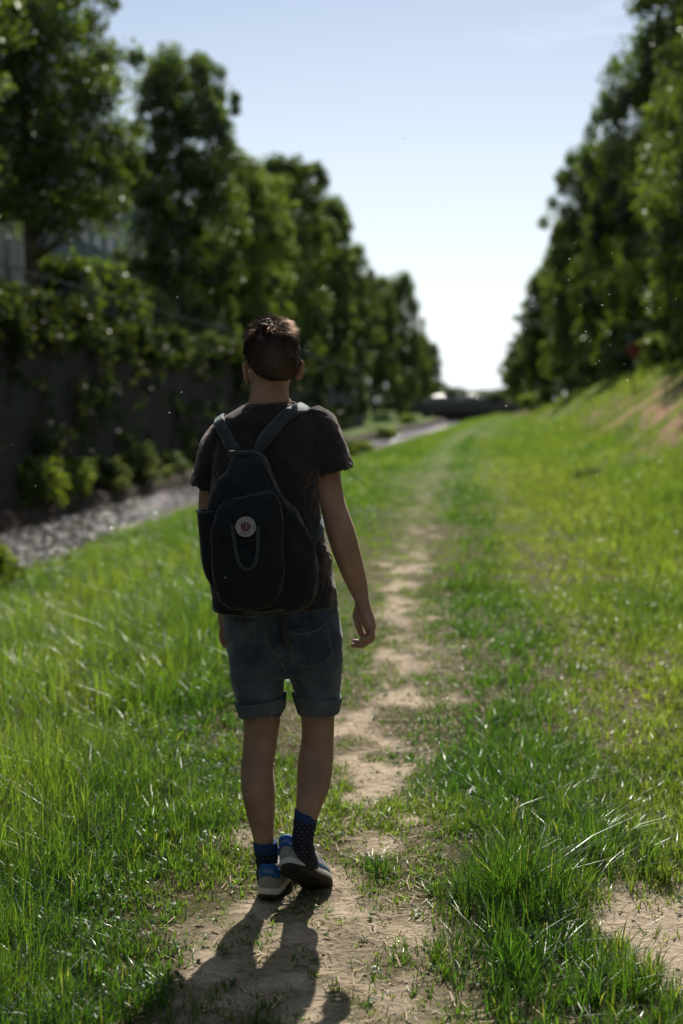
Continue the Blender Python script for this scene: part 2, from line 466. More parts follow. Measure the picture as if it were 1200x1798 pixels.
TUFTS = [(0.50, 4.22, 0.21, 0.20), (0.40, 3.85, 0.20, 0.10), (0.62, 4.35, 0.2, 0.12), (1.0, 3.45, 0.14, 0.10), (0.95, 4.62, 0.25, 0.10), (0.10, 4.55, .09, .06), (0.21, 4.0, .08, .05)]
def grass_zone(y0, y1, ncl, per, wscale, spread, seg, side=1.2):
    # clusters, uniform over the area in view (and a little to each side)
    u = RNG.random(ncl * 2)
    y = np.sqrt(y0 ** 2 + (y1 ** 2 - y0 ** 2) * u)
    hw = 0.262 * y + side
    x = RNG.uniform(-1, 1, len(y)) * hw
    s = x - 0.09 * y; sl = s - shift(y)
    d1 = x - path_x(y)
    bz = bare(x, y)
    dens = 1 - 0.94 * bz ** 0.8
    patch = fbm(x * 1.7, y * 1.7, 3)
    dens *= np.where(np.abs(d1) < 0.6, 0.55 + 0.45 * sstep(.35, .55, patch), 1)
    dens *= sstep(-6.2, -5.95, sl)
    dens *= (s > -8.7)
    dens *= np.where(s > 4, 0.75, 1)
    bank2 = 0
    keep = RNG.random(len(y)) < dens
    x, y, s, sl, d1, bz, patch = [a[keep][:ncl] for a in (x, y, s, sl, d1, bz, patch)]
    h = np.interp(d1, [-3, -1.4, -1.0, -0.72, -0.45, 0, 0.3, 0.45, 0.75, 1.1, 1.6, 2.2, 3.5], [.25, .21, .14, .065, .035, .028, .035, .07, .085, .055, .085, .14, .22])
    h = h * (1 - .4 * sstep(-3.2, -5, sl))
    h = h * (0.30 + 1.3 * patch) * (1 - 0.5 * bz) * RNG.uniform(.5, 1.55, len(h))
    wide = np.ones_like(h)
    dark = np.zeros_like(h)
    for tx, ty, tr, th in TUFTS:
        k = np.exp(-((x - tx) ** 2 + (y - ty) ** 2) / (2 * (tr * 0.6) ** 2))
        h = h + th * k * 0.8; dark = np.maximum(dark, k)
    n = len(x)
    X = np.repeat(x, per); Y = np.repeat(y, per); H = np.repeat(h, per); D1 = np.repeat(d1, per); BZ = np.repeat(bz, per); DK = np.repeat(dark, per); S_ = np.repeat(s, per)
    N = len(X)
    r = np.abs(RNG.normal(0, spread, N)); a = RNG.uniform(0, 2 * np.pi, N)
    X2 = X + r * np.cos(a); Y2 = Y + r * np.sin(a)
    az = a + RNG.normal(0, 0.9, N)
    ln = H * RNG.uniform(0.55, 1.35, N) * (1 + 0.35 * (RNG.random(N) < 0.04))
    bend = np.abs(RNG.normal(0.62, 0.45, N)) * (0.6 + r / spread * 0.35)
    wd = RNG.uniform(0.0022, 0.0060, N) * wscale
    Z = gz(X2, Y2) - 0.004
    # colour: fresh, deep, yellowed, straw
    g1 = np.array([1.0, 1.0, 1.0]); g2 = np.array([0.40, 0.62, 0.5]); g3 = np.array([1.55, 1.12, 1.5]); g4 = np.array([1.7, 1.25, 1.7])
    big = np.repeat(fbm(x * 0.45 + 2, y * 0.3 + 7, 4), per)
    rv = RNG.random(N)
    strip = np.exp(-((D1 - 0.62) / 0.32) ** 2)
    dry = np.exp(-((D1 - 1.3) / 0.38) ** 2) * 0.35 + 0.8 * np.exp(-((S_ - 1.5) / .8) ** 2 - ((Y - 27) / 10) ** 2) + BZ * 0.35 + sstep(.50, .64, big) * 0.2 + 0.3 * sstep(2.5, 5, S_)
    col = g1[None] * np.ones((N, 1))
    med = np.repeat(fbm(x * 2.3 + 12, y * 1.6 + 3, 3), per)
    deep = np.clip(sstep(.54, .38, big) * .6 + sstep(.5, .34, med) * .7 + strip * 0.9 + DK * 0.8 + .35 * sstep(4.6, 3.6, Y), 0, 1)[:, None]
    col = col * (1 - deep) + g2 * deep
    k = (np.clip(dry, 0, 1) * RNG.uniform(0.2, 1, N))[:, None]
    col = col * (1 - k) + g3 * k
    st = (rv < 0.035 + 0.12 * np.clip(dry, 0, 1))[:, None]
    col = np.where(st, g4, col)
    col = col * RNG.uniform(0.7, 1.2, (N, 1)) * np.repeat(RNG.uniform(.72, 1.15, (n, 1)), per, axis=0)
    return blades(X2, Y2, Z, az, ln, wd, bend, col, seg)

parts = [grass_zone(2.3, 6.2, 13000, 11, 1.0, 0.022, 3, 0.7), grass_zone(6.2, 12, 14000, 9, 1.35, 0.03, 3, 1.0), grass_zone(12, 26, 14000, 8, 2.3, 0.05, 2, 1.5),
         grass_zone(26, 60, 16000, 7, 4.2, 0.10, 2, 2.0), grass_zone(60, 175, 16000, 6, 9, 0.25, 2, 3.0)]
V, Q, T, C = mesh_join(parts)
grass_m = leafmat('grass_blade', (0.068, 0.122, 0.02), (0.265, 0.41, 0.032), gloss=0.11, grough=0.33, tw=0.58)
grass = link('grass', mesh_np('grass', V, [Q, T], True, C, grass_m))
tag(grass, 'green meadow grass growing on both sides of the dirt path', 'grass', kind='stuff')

# ---- low broad-leaved weeds among the grass
def rosettes(n, y0, y1, size, fn):
    y = np.sqrt(y0 ** 2 + (y1 ** 2 - y0 ** 2) * RNG.random(n)); x = RNG.uniform(-1, 1, n) * (0.262 * y + 0.8)
    k = RNG.random(n) < fn(x, y); x, y = x[k], y[k]
    per = 7
    X = np.repeat(x, per); Y = np.repeat(y, per); N = len(X)
    az = RNG.uniform(0, 2 * np.pi, N); L = size * RNG.uniform(.5, 1.2, N); up = RNG.uniform(0.05, 1.0, N); w = L * RNG.uniform(.3, .5, N)
    hgt = np.repeat(RNG.uniform(0.0, 1.0, len(x)), per) * np.repeat(np.interp(x - path_x(y), [-1.5, -.6, -.3, .3, 1], [.2, .06, .01, .01, .05]), per) * RNG.uniform(.5, 1, N)
    Z = gz(X, Y) + 0.004 + hgt
    dx, dy = np.cos(az), np.sin(az)
    P0 = np.stack([X, Y, Z], -1)
    d = np.stack([dx, dy, up], -1); d /= np.linalg.norm(d, axis=1)[:, None]
    sd_ = np.stack([-dy, dx, np.zeros(N)], -1)
    droop = np.stack([np.zeros(N), np.zeros(N), -L * 0.25], -1)
    L_ = L[:, None]; w_ = w[:, None] / 2
    v0 = P0; v1 = P0 + d * L_ * .35 - sd_ * w_ ; v2 = P0 + d * L_ * .35 + sd_ * w_; v3 = P0 + d * L_ * .75 - sd_ * w_ * .8 + droop * .3; v4 = P0 + d * L_ * .75 + sd_ * w_ * .8 + droop * .3; v5 = P0 + d * L_ + droop
    Vv = np.stack([v0, v1, v2, v3, v4, v5], 1).reshape(-1, 3)
    b0 = np.arange(N)[:, None] * 6
    Tt = np.concatenate([b0 + np.array([[0, 1, 2]]), b0 + np.array([[3, 5, 4]])]); Qq = b0 + np.array([[1, 3, 4, 2]])
    Cc = np.repeat(np.array([[.85, 1, .8]]) * RNG.uniform(.6, 1.15, (N, 1)), 6, axis=0)
    return Vv, Qq, Tt, Cc
wf = lambda x, y: np.clip(0.10 + 0.9 * sstep(-.3, -1.0, x - path_x(y)), 0, 1) * (x - .09 * y > -5.9)
wf2 = lambda x, y: sstep(-.45, -1.1, x - path_x(y)) * (x - .09 * y > -5.9) * sstep(.5, .6, fbm(x * 1.1 + 4, y * .8, 3))
wp = [rosettes(5200, 2.4, 6.5, .022, wf), rosettes(1500, 2.4, 7, .045, wf2), rosettes(6500, 6.5, 16, .04, wf), rosettes(2500, 7, 16, .08, wf2), rosettes(5000, 16, 34, .08, wf)]
wV, wQ, wT, wC = mesh_join(wp)
weeds = link('weeds', mesh_np('weeds', wV, [wQ, wT], True, wC, leafmat('weed_leaf', (0.05, 0.10, 0.03), (0.15, 0.27, 0.04), gloss=0.07, grough=0.4)))
tag(weeds, 'small broad leaved weeds scattered through the grass', 'weeds', kind='stuff')

# ---- dry straw and stalks lying on the trodden earth
n = 14000
y = np.sqrt(2.4 ** 2 + (11 ** 2 - 2.4 ** 2) * RNG.random(n * 3)); x = path_x(y) + RNG.normal(0.1, 0.5, n * 3) + (RNG.random(n * 3) < .25) * 1.0
x, y = x[:n], y[:n]
ln = RNG.uniform(.01, .075, n) * RNG.random(n) ** .6 + .008; az = RNG.uniform(0, 2 * np.pi, n)
P = []; dx, dy = np.cos(az), np.sin(az); w = RNG.uniform(.0009, .0022, n)
z0 = gz(x, y) + .004; z1 = gz(x + dx * ln, y + dy * ln) + RNG.uniform(.004, .02, n)
V = np.stack([np.stack([x - dy * w, y + dx * w, z0], -1), np.stack([x + dy * w, y - dx * w, z0], -1), np.stack([x + dx * ln + dy * w, y + dy * ln - dx * w, z1], -1), np.stack([x + dx * ln - dy * w, y + dy * ln + dx * w, z1], -1)], 1).reshape(-1, 3)
Q = np.arange(n)[:, None] * 4 + np.array([[0, 1, 2, 3]])
straw = link('straw', mesh_np('straw', V, [Q], False, None, pmat('straw', (.42, .33, .2), (.28, .2, .11), 30, .7)))
tag(straw, 'dry straw and dead stalks lying on the dirt path', 'straw', kind='stuff')

# ---- crumbs of earth and small stones on the path
def crumbs(name, n, xs, yfn, rr, mat, zoff=0.3, cat='stones', label=''):
    t = bmesh.new(); bmesh.ops.create_icosphere(t, subdivisions=1, radius=1); t.verts.ensure_lookup_table()
    tv = np.array([v.co[:] for v in t.verts]); tf = np.array([[v.index for v in f.verts] for f in t.faces]); t.free()
    x, y, z = xs
    n = len(x)
    r = rr
    sc = RNG.uniform(.6, 1.3, (n, 1, 3)) * r[:, None, None]; sc[:, :, 2] *= .6
    V = tv[None] * sc * RNG.uniform(.8, 1.2, (n, len(tv), 1))
    V = V + np.stack([x, y, z + r * zoff], -1)[:, None, :]
    F = (np.arange(n)[:, None, None] * len(tv) + tf[None]).reshape(-1, 3)
    o = link(name, mesh_np(name, V.reshape(-1, 3), [F], True, None, mat))
    return tag(o, label, cat, kind='stuff')
n = 3500
y = np.sqrt(2.4 ** 2 + (12 ** 2 - 2.4 ** 2) * RNG.random(n)); x = path_x(y) + RNG.normal(0.15, .5, n) + (RNG.random(n) < .3) * .9
crumbs('pebbles', n, (x, y, gz(x, y)), None, RNG.uniform(.002, .008, n), pmat('pebble', (.45, .36, .27), (.3, .23, .17), 12, .9), label='small stones and crumbs of earth on the dirt path')
n = 2400
y = np.geomspace(9, 150, n) * RNG.uniform(.97, 1.03, n)
sl = np.where(RNG.random(n) < .3, RNG.normal(-6.3, .16, n), RNG.normal(-6.95, .42, n))
x = sl + shift(y) + .09 * y
crumbs('stream_stones', n, (x, y, np.full(n, WATER_Z - .01)), None, RNG.uniform(.012, .05, n) * (0.8 + y / 70), pmat('wet_stone', (.16, .14, .12), (.07, .06, .055), 5, .2, .15, 30, spec=1.0), label='wet stones breaking the surface of the shallow stream')
# ================================================================== TREES
bark = pmat('bark', (.05, .042, .034), (.13, .115, .09), 3.0, .9, .8, 14)
leaf_m = leafmat('plane_leaf', (0.020, 0.036, 0.013), (0.17, 0.26, 0.020), gloss=0.14, grough=0.35, tw=0.5)
leaf_y = leafmat('young_leaf', (0.035, 0.065, 0.017), (0.29, 0.40, 0.033), gloss=0.14, grough=0.35, tw=0.5)

def leaves(centres, radii, per, size, colvar=(.6, 1.25)):
    n = len(centres) * per
    c = np.repeat(centres, per, axis=0); r = np.repeat(radii, per)
    d = RNG.normal(size=(n, 3)); d /= np.linalg.norm(d, axis=1)[:, None]
    p = c + d * (r * RNG.random(n) ** 0.45)[:, None]
    nrm = RNG.normal(size=(n, 3)) * 0.8 + d * 0.6 + np.array([0, 0, .35]); nrm /= np.linalg.norm(nrm, axis=1)[:, None]
    a = np.cross(nrm, RNG.normal(size=(n, 3))); a /= np.linalg.norm(a, axis=1)[:, None]
    b = np.cross(nrm, a)
    L = (size * RNG.uniform(.6, 1.3, n))[:, None]
    f = RNG.uniform(-.25, .25, (n, 1)) * L
    v0 = p - a * L * .5; v1 = p + b * L * .42 + nrm * f; v2 = p + a * L * .6; v3 = p - b * L * .42 + nrm * f
    V = np.stack([v0, v1, v2, v3], 1).reshape(-1, 3)
    i = np.arange(n)[:, None] * 4
    T = np.concatenate([i + np.array([[0, 1, 2]]), i + np.array([[0, 2, 3]])])
    clump = np.repeat(RNG.uniform(.6, 1.3, (len(centres), 1)), per, axis=0)
    C = np.repeat(np.ones((n, 3)) * clump * RNG.uniform(*colvar, (n, 1)) * np.array([1, 1, 1]), 4, axis=0)
    return V, T, C

def tree_meshes(seed, height, crown_lo, rad, nclump=150, per=130, size=.2, trunk_r=.24, mat=None, lobes=5, flat=1.0, top=0.75):
    rs = np.random.default_rng(seed)
    hc = (height + crown_lo) / 2; hh = (height - crown_lo) / 2
    ph = rs.uniform(0, 6.28, 6)
    # crown profile: full from low down, rounded and uneven at the top
    cs, rad_l, limbs = [], [], []
    def prof(t, az):
        base = np.sin(np.pi * np.clip(0.20 + 0.755 * t ** (top * 1.7), 0, 1)) ** 0.42
        return rad * base * (1 + .16 * np.sin(lobes * az + ph[0] + 5 * t) + .14 * np.sin(9 * t + ph[1] + 2 * az) + .08 * np.sin(17 * t + ph[2] - 3 * az))
    while len(cs) < nclump:
        t = rs.random() ** .9; az = rs.uniform(0, 6.28)
        q = rs.random() ** 0.45
        r = prof(t, az) * q
        z = crown_lo + t * (height - crown_lo) + rs.normal(0, .15)
        cs.append((r * np.cos(az), r * np.sin(az), z)); rad_l.append(rs.uniform(.45, 1.0) * (rad / 3.0) * (1.15 - .35 * q))
    # a few sprays reaching out of the outline
    for k in range(nclump // 4):
        t = rs.uniform(.1, 1); az = rs.uniform(0, 6.28); r = prof(t, az) * rs.uniform(.98, 1.06)
        z = crown_lo + t * (height - crown_lo)
        cs.append((r * np.cos(az), r * np.sin(az), z)); rad_l.append(rs.uniform(.3, .5) * rad / 3)
    cs = np.array(cs); rl = np.array(rad_l)
    V, T, C = leaves(cs, rl, per, size)
    crown = mesh_np('crown', V, [T], False, C, mat or leaf_m)
    mb = MB()
    top_z = height * .86
    pts = []; rr = []
    for k in range(9):
        u = k / 8
        pts.append((.22 * math.sin(u * 3 + seed) * u, .22 * math.cos(u * 2.4 + seed) * u, u * top_z - .15)); rr.append(trunk_r * (1.25 if k == 0 else 1) * (1 - .82 * u) + .02)
    mb.tube(pts, rr, 12)
    idx = rs.permutation(nclump)[:26]
    for k in idx:
        e = Vector(cs[k]); 
        z0 = max(crown_lo * .7, min(top_z * .9, e.z - 1.2 - math.hypot(e.x, e.y) * .55))
        u = (z0 + .15) / top_z
        s0 = Vector((.22 * math.sin(u * 3 + seed) * u, .22 * math.cos(u * 2.4 + seed) * u, z0))
        m1 = s0.lerp(e, .5) + Vector((0, 0, -.15))
        r0 = max(.035, trunk_r * (1 - .82 * u) * .5)
        mb.tube([s0, m1, e], [r0, r0 * .6, .015], 7)
    return mb.mesh('trunk', True, bark), crown

TM = [tree_meshes(1, 15.0, 1.2, 3.2, 270, 190, .17), tree_meshes(2, 14.5, 1.0, 3.3, 270, 190, .17, lobes=3), tree_meshes(3, 14.0, .6, 3.4, 260, 190, .17, lobes=4, mat=leaf_y), tree_meshes(4, 13.0, .3, 3.4, 260, 190, .17, lobes=4)]
near_left = tree_meshes(11, 14.5, 4.4, 3.5, 260, 180, .155, trunk_r=.30)
near_right = tree_meshes(12, 14.5, 1.6, 3.6, 270, 190, .16, lobes=4)

def place_tree(meshes, x, y, z, sx, sz, rz, label, group=None, name='plane_tree'):
    t = empty(name, (x, y, z), rz); t.scale = (sx, sx, sz)
    tag(t, label, 'tree', group)
    link('trunk', meshes[0], t); link('crown', meshes[1], t)
    return t

def tree_at(meshes, px, topy, D, zb, label, mh, wid=None, mr=3.2, **kw):
    """tree standing at depth D whose top reaches topy; real height follows"""
    top = W(px, topy, D).z
    sz = (top - zb) / mh
    x = (px - 600) / FPX * D
    sx = (wid / FPX * D / 2) / mr if wid else sz
    return place_tree(meshes, x, D, zb, sx, sz, random.uniform(0, 6.28), label, **kw)

GL = 'plane trees along the top of the stone wall'
tree_at(near_left, 62, -60, 39, TERR, 'tall plane tree with a dark bare trunk on the wall, leftmost in view', 14.5, 335, 3.5, group=GL)
tree_at(near_left, -270, -150, 29, TERR, 'big plane tree cut by the left picture edge, nearest to the viewer', 14.5, 520, 3.5, group=GL)
tree_at(TM[0], 325, 108, 60, TERR, 'tall dark plane tree with flat uneven top, second from the left', 15.0, 200, 3.2, group=GL)
tree_at(TM[2], 428, 275, 70, TERR, 'lighter green plane tree just right of the tall dark one', 14.0, 160, 3.4, group=GL)
tree_at(TM[1], 510, 285, 86, TERR, 'twin topped dark plane tree rising behind the walking man', 14.5, 150, 3.3, group=GL)
tree_at(TM[2], 470, 375, 78, TERR, 'low pale green plane tree between two dark ones above the man', 14.0, 120, 3.4, group=GL)
tree_at(TM[0], 572, 355, 104, TERR, 'plane tree stepping down right of the twin topped one', 15.0, 110, 3.2, group=GL)
tree_at(TM[3], 612, 440, 122, float(terr(122)), 'rounded plane tree midway along the left row', 13.0, 100, 3.4, group=GL)
tree_at(TM[1], 655, 492, 145, float(terr(145)), 'plane tree left of the round dark one near the bridge', 14.5, 88, 3.3, group=GL)
tree_at(TM[3], 700, 490, 158, float(terr(158)), 'round dark plane tree standing out against the pale sky near the bridge', 13.0, 82, 3.4, group=GL)
tree_at(TM[0], 735, 590, 215, float(terr(215)), 'small looking far plane tree left of the end of the row', 15.0, 50, 3.2, group=GL)
tree_at(TM[1], 757, 606, 250, float(terr(250)), 'farthest plane tree of the left row, just above the bridge', 14.5, 34, 3.3, group=GL)
GR = 'trees along the top of the grass bank'
RB = 2.8
def rbz(D): return float(gz(.09 * D + 9.0, D, False)) - .05
tree_at(near_right, 1330, -130, 40, rbz(40), 'big tree cut by the right picture edge with pale leaf sprays', 14.5, 380, 3.6, group=GR)
tree_at(TM[1], 1300, -40, 47, rbz(47), 'tall tree behind the one cut by the right picture edge', 14.5, 300, 3.3, group=GR)
tree_at(TM[0], 1235, -30, 56, rbz(56), 'tall dark tree cut by the right picture edge at the top corner', 15.0, 200, 3.2, group=GR)
tree_at(TM[3], 1135, 78, 68, rbz(68), 'tallest dark tree wholly in view on the right bank, with a steep left side', 13.0, 205, 3.4, group=GR)
tree_at(TM[1], 1046, 268, 88, rbz(88), 'dark tree left of the tallest one on the right bank', 14.5, 165, 3.3, group=GR)
tree_at(TM[2], 1000, 385, 105, rbz(105), 'lighter tree with stray twigs poking into the sky on the right bank', 14.0, 98, 3.4, group=GR)
tree_at(TM[0], 962, 482, 128, rbz(128), 'green tree in the far half of the right row', 15.0, 104, 3.2, group=GR)
tree_at(TM[3], 930, 585, 160, rbz(160), 'narrow green tree second from the far end of the right row', 13.0, 88, 3.4, group=GR)
tree_at(TM[2], 908, 618, 205, rbz(205), 'last tree of the right row beside the bridge end', 14.0, 56, 3.4, group=GR)
for q, (px, ty, D) in enumerate([(1290, 60, 62), (1200, 200, 80), (1120, 300, 100), (1050, 400, 125)]):
    tree_at(TM[q], px, ty, D, rbz(D), 'tree half hidden behind the right bank trees, %s from the picture edge' % ['first', 'second', 'third', 'fourth'][q], 14.0, 330 * 55 / D, 3.3, group='second row of trees on the right')
for i, (px, ty, D, wd) in enumerate([(795, 681, 330, 60), (845, 686, 380, 80), (880, 684, 360, 60), (760, 670, 340, 60), (720, 672, 360, 70), (925, 676, 330, 60)]):
    lab = ['low distant tree above the left glinting car', 'flat distant treetop between the cars and the right row', 'distant tree at the foot of the right row', 'distant tree behind the end of the left row', 'distant tree low behind the left row', 'distant tree behind the right bridge end'][i]
    tree_at(TM[3], px, ty, D, 0.0, lab, 13.0, wd, 3.4, group='distant trees beyond the bridge', name='distant_tree')

# ---- bushes
def bush_mesh(seed, n=60, per=60, size=.09, mat=None, stalk=True):
    rs = np.random.default_rng(seed)
    c = []; 
    for k in range(n):
        a = rs.uniform(0, 6.28); u = rs.random() ** .5; z = rs.random() ** .8
        r = .85 * u * math.sqrt(max(0, 1 - (z * .9) ** 2)) * (1 + .2 * math.sin(3 * a + seed))
        c.append((r * math.cos(a), r * math.sin(a), z * .9 + .05))
    V, T, C = leaves(np.array(c), rs.uniform(.12, .28, n), per, size)
    cr = mesh_np('foliage', V, [T], False, C, mat or leaf_m)
    mb = MB()
    for k in range(9):
        e = Vector(c[k * 5]); mb.tube([(0.04 * math.cos(k), .04 * math.sin(k), -.08), e * .5 + Vector((0, 0, .1)), e], [.02, .012, .005], 6)
    return mb.mesh('stem', True, bark), cr
pale = leafmat('pale_leaf', (0.12, 0.15, 0.06), (0.26, 0.34, 0.08), gloss=0.06, tw=.5)
BM = [bush_mesh(1), bush_mesh(2, mat=leaf_y), bush_mesh(3, mat=pale)]
def bush(k, x, y, z, r, h, label, group=None, name='bush', cat='bush'):
    t = empty(name, (x, y, z), random.uniform(0, 6.28)); t.scale = (r, r, h)
    tag(t, label, cat, group)
    link('stem', BM[k][0], t); link('foliage', BM[k][1], t)
    return t
def gbush(k, px, D, r, h, label, group=None, z=None, **kw):
    x = (px - 600) / FPX * D
    zz = float(gz(x, D, False)) if z is None else z
    return bush(k, x, D, zz - .05, r, h, label, group, **kw)
# both rows extended with unseen trees, added to block sky light from behind
for k, D in enumerate([18, 8, -2, -12, -22]):
    place_tree(TM[k % 4], .09 * D - 11.8, D, TERR, 1.05, 1.0, k * 1.3, 'unseen plane tree added to the left row as a sky blocker, standing %s' % ['just outside the left picture edge', 'beside the viewer', 'a little behind the viewer', 'well behind the viewer', 'far behind the viewer'][k], GL)
    place_tree(TM[(k + 1) % 4], .09 * D + 8.6, D, RB, 1.05, 1.0, k * 1.7 + 1, 'unseen tree added to the right row as a sky blocker, standing %s' % ['just outside the right picture edge', 'beside the viewer', 'a little behind the viewer', 'well behind the viewer', 'far behind the viewer'][k], GR)
for k in range(4):  # unseen trees added across the valley to cut sky fill on the man's back
    place_tree(TM[k], -9.5 + 4.6 * k, -30 - (k % 2) * 3, -.3, 1.15, 1.0, k * 2.1, 'unseen tree added behind the viewer to block sky, %s from the wall' % ['first', 'second', 'third', 'fourth'][k], 'trees added behind the viewer to block sky')

G1 = 'bushes along the crest of the right bank'
gbush(2, 1003, 97, 1.25, 1.5, 'round sunlit pale bush on the bank crest under the trees', G1)
gbush(1, 965, 118, 1.3, 1.6, 'green bush just left of the round pale bush', G1)
gbush(1, 1172, 50, 1.3, 1.2, 'sunlit green bush on the bank crest near the right picture edge', G1)
gbush(0, 1120, 60, 1.8, 1.9, 'dark bush in shade left of the sunlit one at the right edge', G1)
gbush(0, 1060, 76, 1.8, 2.0, 'dark bush right of the round pale bush', G1)
gbush(1, 1222, 44, 1.3, 1.6, 'green bush half cut by the right picture edge', G1)
gbush(1, 932, 150, 1.8, 2.0, 'small far green bush close to the bridge end', G1)
gbush(0, 1090, 68, 1.9, 2.2, 'dark bush behind the red sign', G1)
gbush(2, 1038, 27, .42, .30, 'low white flowering plant clump on the grass slope', None, name='flowering_plant', cat='plant')
G2 = 'plants on the ledge below the stone wall'
for i, (px, D, k, r, h, lab) in enumerate([
    (235, 36.4, 2, .95, .95, 'pale flowering clump at the wall foot beside the man\'s left shoulder'),
    (188, 33.8, 2, .7, .7, 'pale low clump just left of the big flowering one'),
    (120, 30.4, 1, .7, .9, 'green clump on the ledge above the brown stream bank'),
    (60, 28.0, 1, .7, 1.0, 'taller green clump on the ledge near the left picture edge'),
    (290, 40.5, 0, .7, .6, 'dark clump on the ledge at the end of the brown bank'),
    (632, 66, 1, .8, .8, 'green bush at the wall foot right of the man\'s shoulder'),
    (600, 56, 0, .9, 1.0, 'dark bush at the wall foot hidden behind the man\'s shoulder'),
    (676, 90, 1, 1.1, 1.0, 'far green bush by the stream before the bridge'),
    (716, 125, 1, 1.0, .9, 'farthest green bush at the wall foot')]):
    s = -8.6; x = .09 * D + s + (0 if D < 45 else 1.0)
    x = (px - 600) / FPX * D if D > 45 else x
    bush(k, x, D, float(gz(x, D, False)) - .05, r, h, lab, G2, name='bank_plant', cat='plant')
bush(1, -4.15, 16.5, -.95, .6, .8, 'bright green reedy clump on the near bank cut by the left picture edge', name='bank_plant', cat='plant')

for q, (px, D, r, h) in enumerate([(10, 33, 1.1, 1.0), (112, 40, 1.6, 2.2), (185, 46, 1.9, 2.6), (250, 52, 1.8, 2.3), (372, 66, 1.6, 1.5), (440, 80, 1.8, 1.6), (505, 100, 2.4, 2.6), (548, 116, 2.8, 3.0)]):
    bush(q % 2 * 0, (px - 600) / FPX * D, D, TERR, r, h, ['dark shrub behind the railing at the left picture edge', 'dark shrub right of the bare tree trunk on the wall', 'dark shrub on the wall before the pilastered house', 'dark shrub left of the second tree trunk on the wall', 'shrub on the wall top left of the man\'s head', 'shrub on the wall top behind the man\'s head', 'tall shrub on the wall just right of the man\'s head', 'tall shrub at the far end of the wall'][q], 'shrubs along the top of the wall')

# ---- ivy on the wall: each curtain is a thing of its own
ivy_m = leafmat('ivy_leaf', (.022, .036, .012), (.07, .10, .014), gloss=.06, grough=.35)
def ivy(y0, y1, z0, z1, n, seed, label, mat=None, size=.11):
    rs = np.random.default_rng(seed)
    y = rs.uniform(y0, y1, n); z = rs.uniform(z0, z1, n)
    m = fbm(y * 1.3 + seed, z * 1.8, 4)
    k = m > .52; y, z = y[k], z[k]
    x = .09 * y - 8.75 + rs.uniform(.03, .35, len(y))
    c = np.stack([x, y, z], -1) - np.array([.09 * y0 - 8.75, y0, z0])
    V, T, C = leaves(c, rs.uniform(.15, .38, len(y)), 26, size)
    o = link('ivy', mesh_np('ivy', V, [T], False, C, mat or ivy_m))
    o.location = (.09 * y0 - 8.75, y0, z0)
    tag(o, label, 'climbing plant', 'climbing plants on the stone wall')
ivy(27, 39, -.4, 3.0, 260, 1, 'broad curtain of ivy with sunlit leaves on the wall left of the man')
ivy(22.5, 26.5, -.3, 3.3, 60, 2, 'ivy with a few glinting leaves at the left picture edge of the wall')
ivy(40, 50, -.4, 3.0, 120, 5, 'dull ivy on the dark wall just left of the man\'s head', size=.12)
ivy(52, 66, 0, 3.2, 150, 3, 'dark ivy on the wall behind the man\'s shoulder', size=.16)
ivy(70, 117, 0, 3.2, 240, 4, 'far ivy hanging over the wall towards the bridge', size=.22)
for q_, (ya, yb) in enumerate([(21, 27), (27, 34), (34, 43), (43, 56), (56, 74), (74, 100)]):
    ivy(ya, yb, 2.75, 3.62, 190, 20 + q_, 'dark ivy spilling over the wall top, %s clump from the left' % ['first', 'second', 'third', 'fourth', 'fifth', 'sixth'][q_], size=.11 + .02 * q_)
for i, (y0, lab) in enumerate([(17.6, 'pale climbing stem catching light at the wall top left of the trees'), (23.2, 'reddish leafy spray hanging over the wall top')]):
    rs = np.random.default_rng(60 + i)
    n = 48; c = np.stack([rs.uniform(0, .25, n), rs.uniform(0, .5 if i == 0 else 1.6, n), rs.uniform(-1.3 if i == 0 else -.25, .25, n)], -1)
    V, T, C = leaves(c, rs.uniform(.08, .2, n), 30, .09)
    o = link('climbing_stem', mesh_np('climbing_stem', V, [T], False, C, leafmat('light_leaf' if i == 0 else 'red_leaf', (.25, .24, .17) if i == 0 else (.2, .12, .06), (.4, .38, .25) if i == 0 else (.35, .2, .08), tw=.45)))
    o.location = (.09 * y0 - 8.7, y0, TERR + .1); tag(o, lab, 'climbing plant')
# ================================================================== WALL, BUILDINGS, BRIDGE
def lane(s, y): return s + .09 * y
rot = math.atan(-.09)   # direction of the valley (turn from +Y)
# ---- stone retaining wall
sm, nt, out = new_mat('stone_blocks')
b = nt.nodes.new('ShaderNodeBsdfPrincipled'); b.inputs['Roughness'].default_value = .9
tc = nt.nodes.new('ShaderNodeTexCoord')
sep = nt.nodes.new('ShaderNodeSeparateXYZ'); cmb = nt.nodes.new('ShaderNodeCombineXYZ')
nt.links.new(tc.outputs['Object'], sep.inputs[0]); nt.links.new(sep.outputs['Y'], cmb.inputs['X']); nt.links.new(sep.outputs['Z'], cmb.inputs['Y'])
br = nt.nodes.new('ShaderNodeTexBrick'); br.inputs['Scale'].default_value = 1.0; br.inputs['Brick Width'].default_value = .7; br.inputs['Row Height'].default_value = .32; br.inputs['Mortar Size'].default_value = .018
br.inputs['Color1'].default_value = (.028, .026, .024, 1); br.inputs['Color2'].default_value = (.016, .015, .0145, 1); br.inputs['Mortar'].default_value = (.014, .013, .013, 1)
nt.links.new(cmb.outputs[0], br.inputs['Vector'])
no = nt.nodes.new('ShaderNodeTexNoise'); no.inputs['Scale'].default_value = 1.3; no.inputs['Detail'].default_value = 8
nt.links.new(tc.outputs['Object'], no.inputs['Vector'])
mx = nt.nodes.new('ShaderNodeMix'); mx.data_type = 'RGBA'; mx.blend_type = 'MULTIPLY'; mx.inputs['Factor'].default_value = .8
nt.links.new(br.outputs['Color'], mx.inputs['A']); nt.links.new(no.outputs['Color'], mx.inputs['B'])
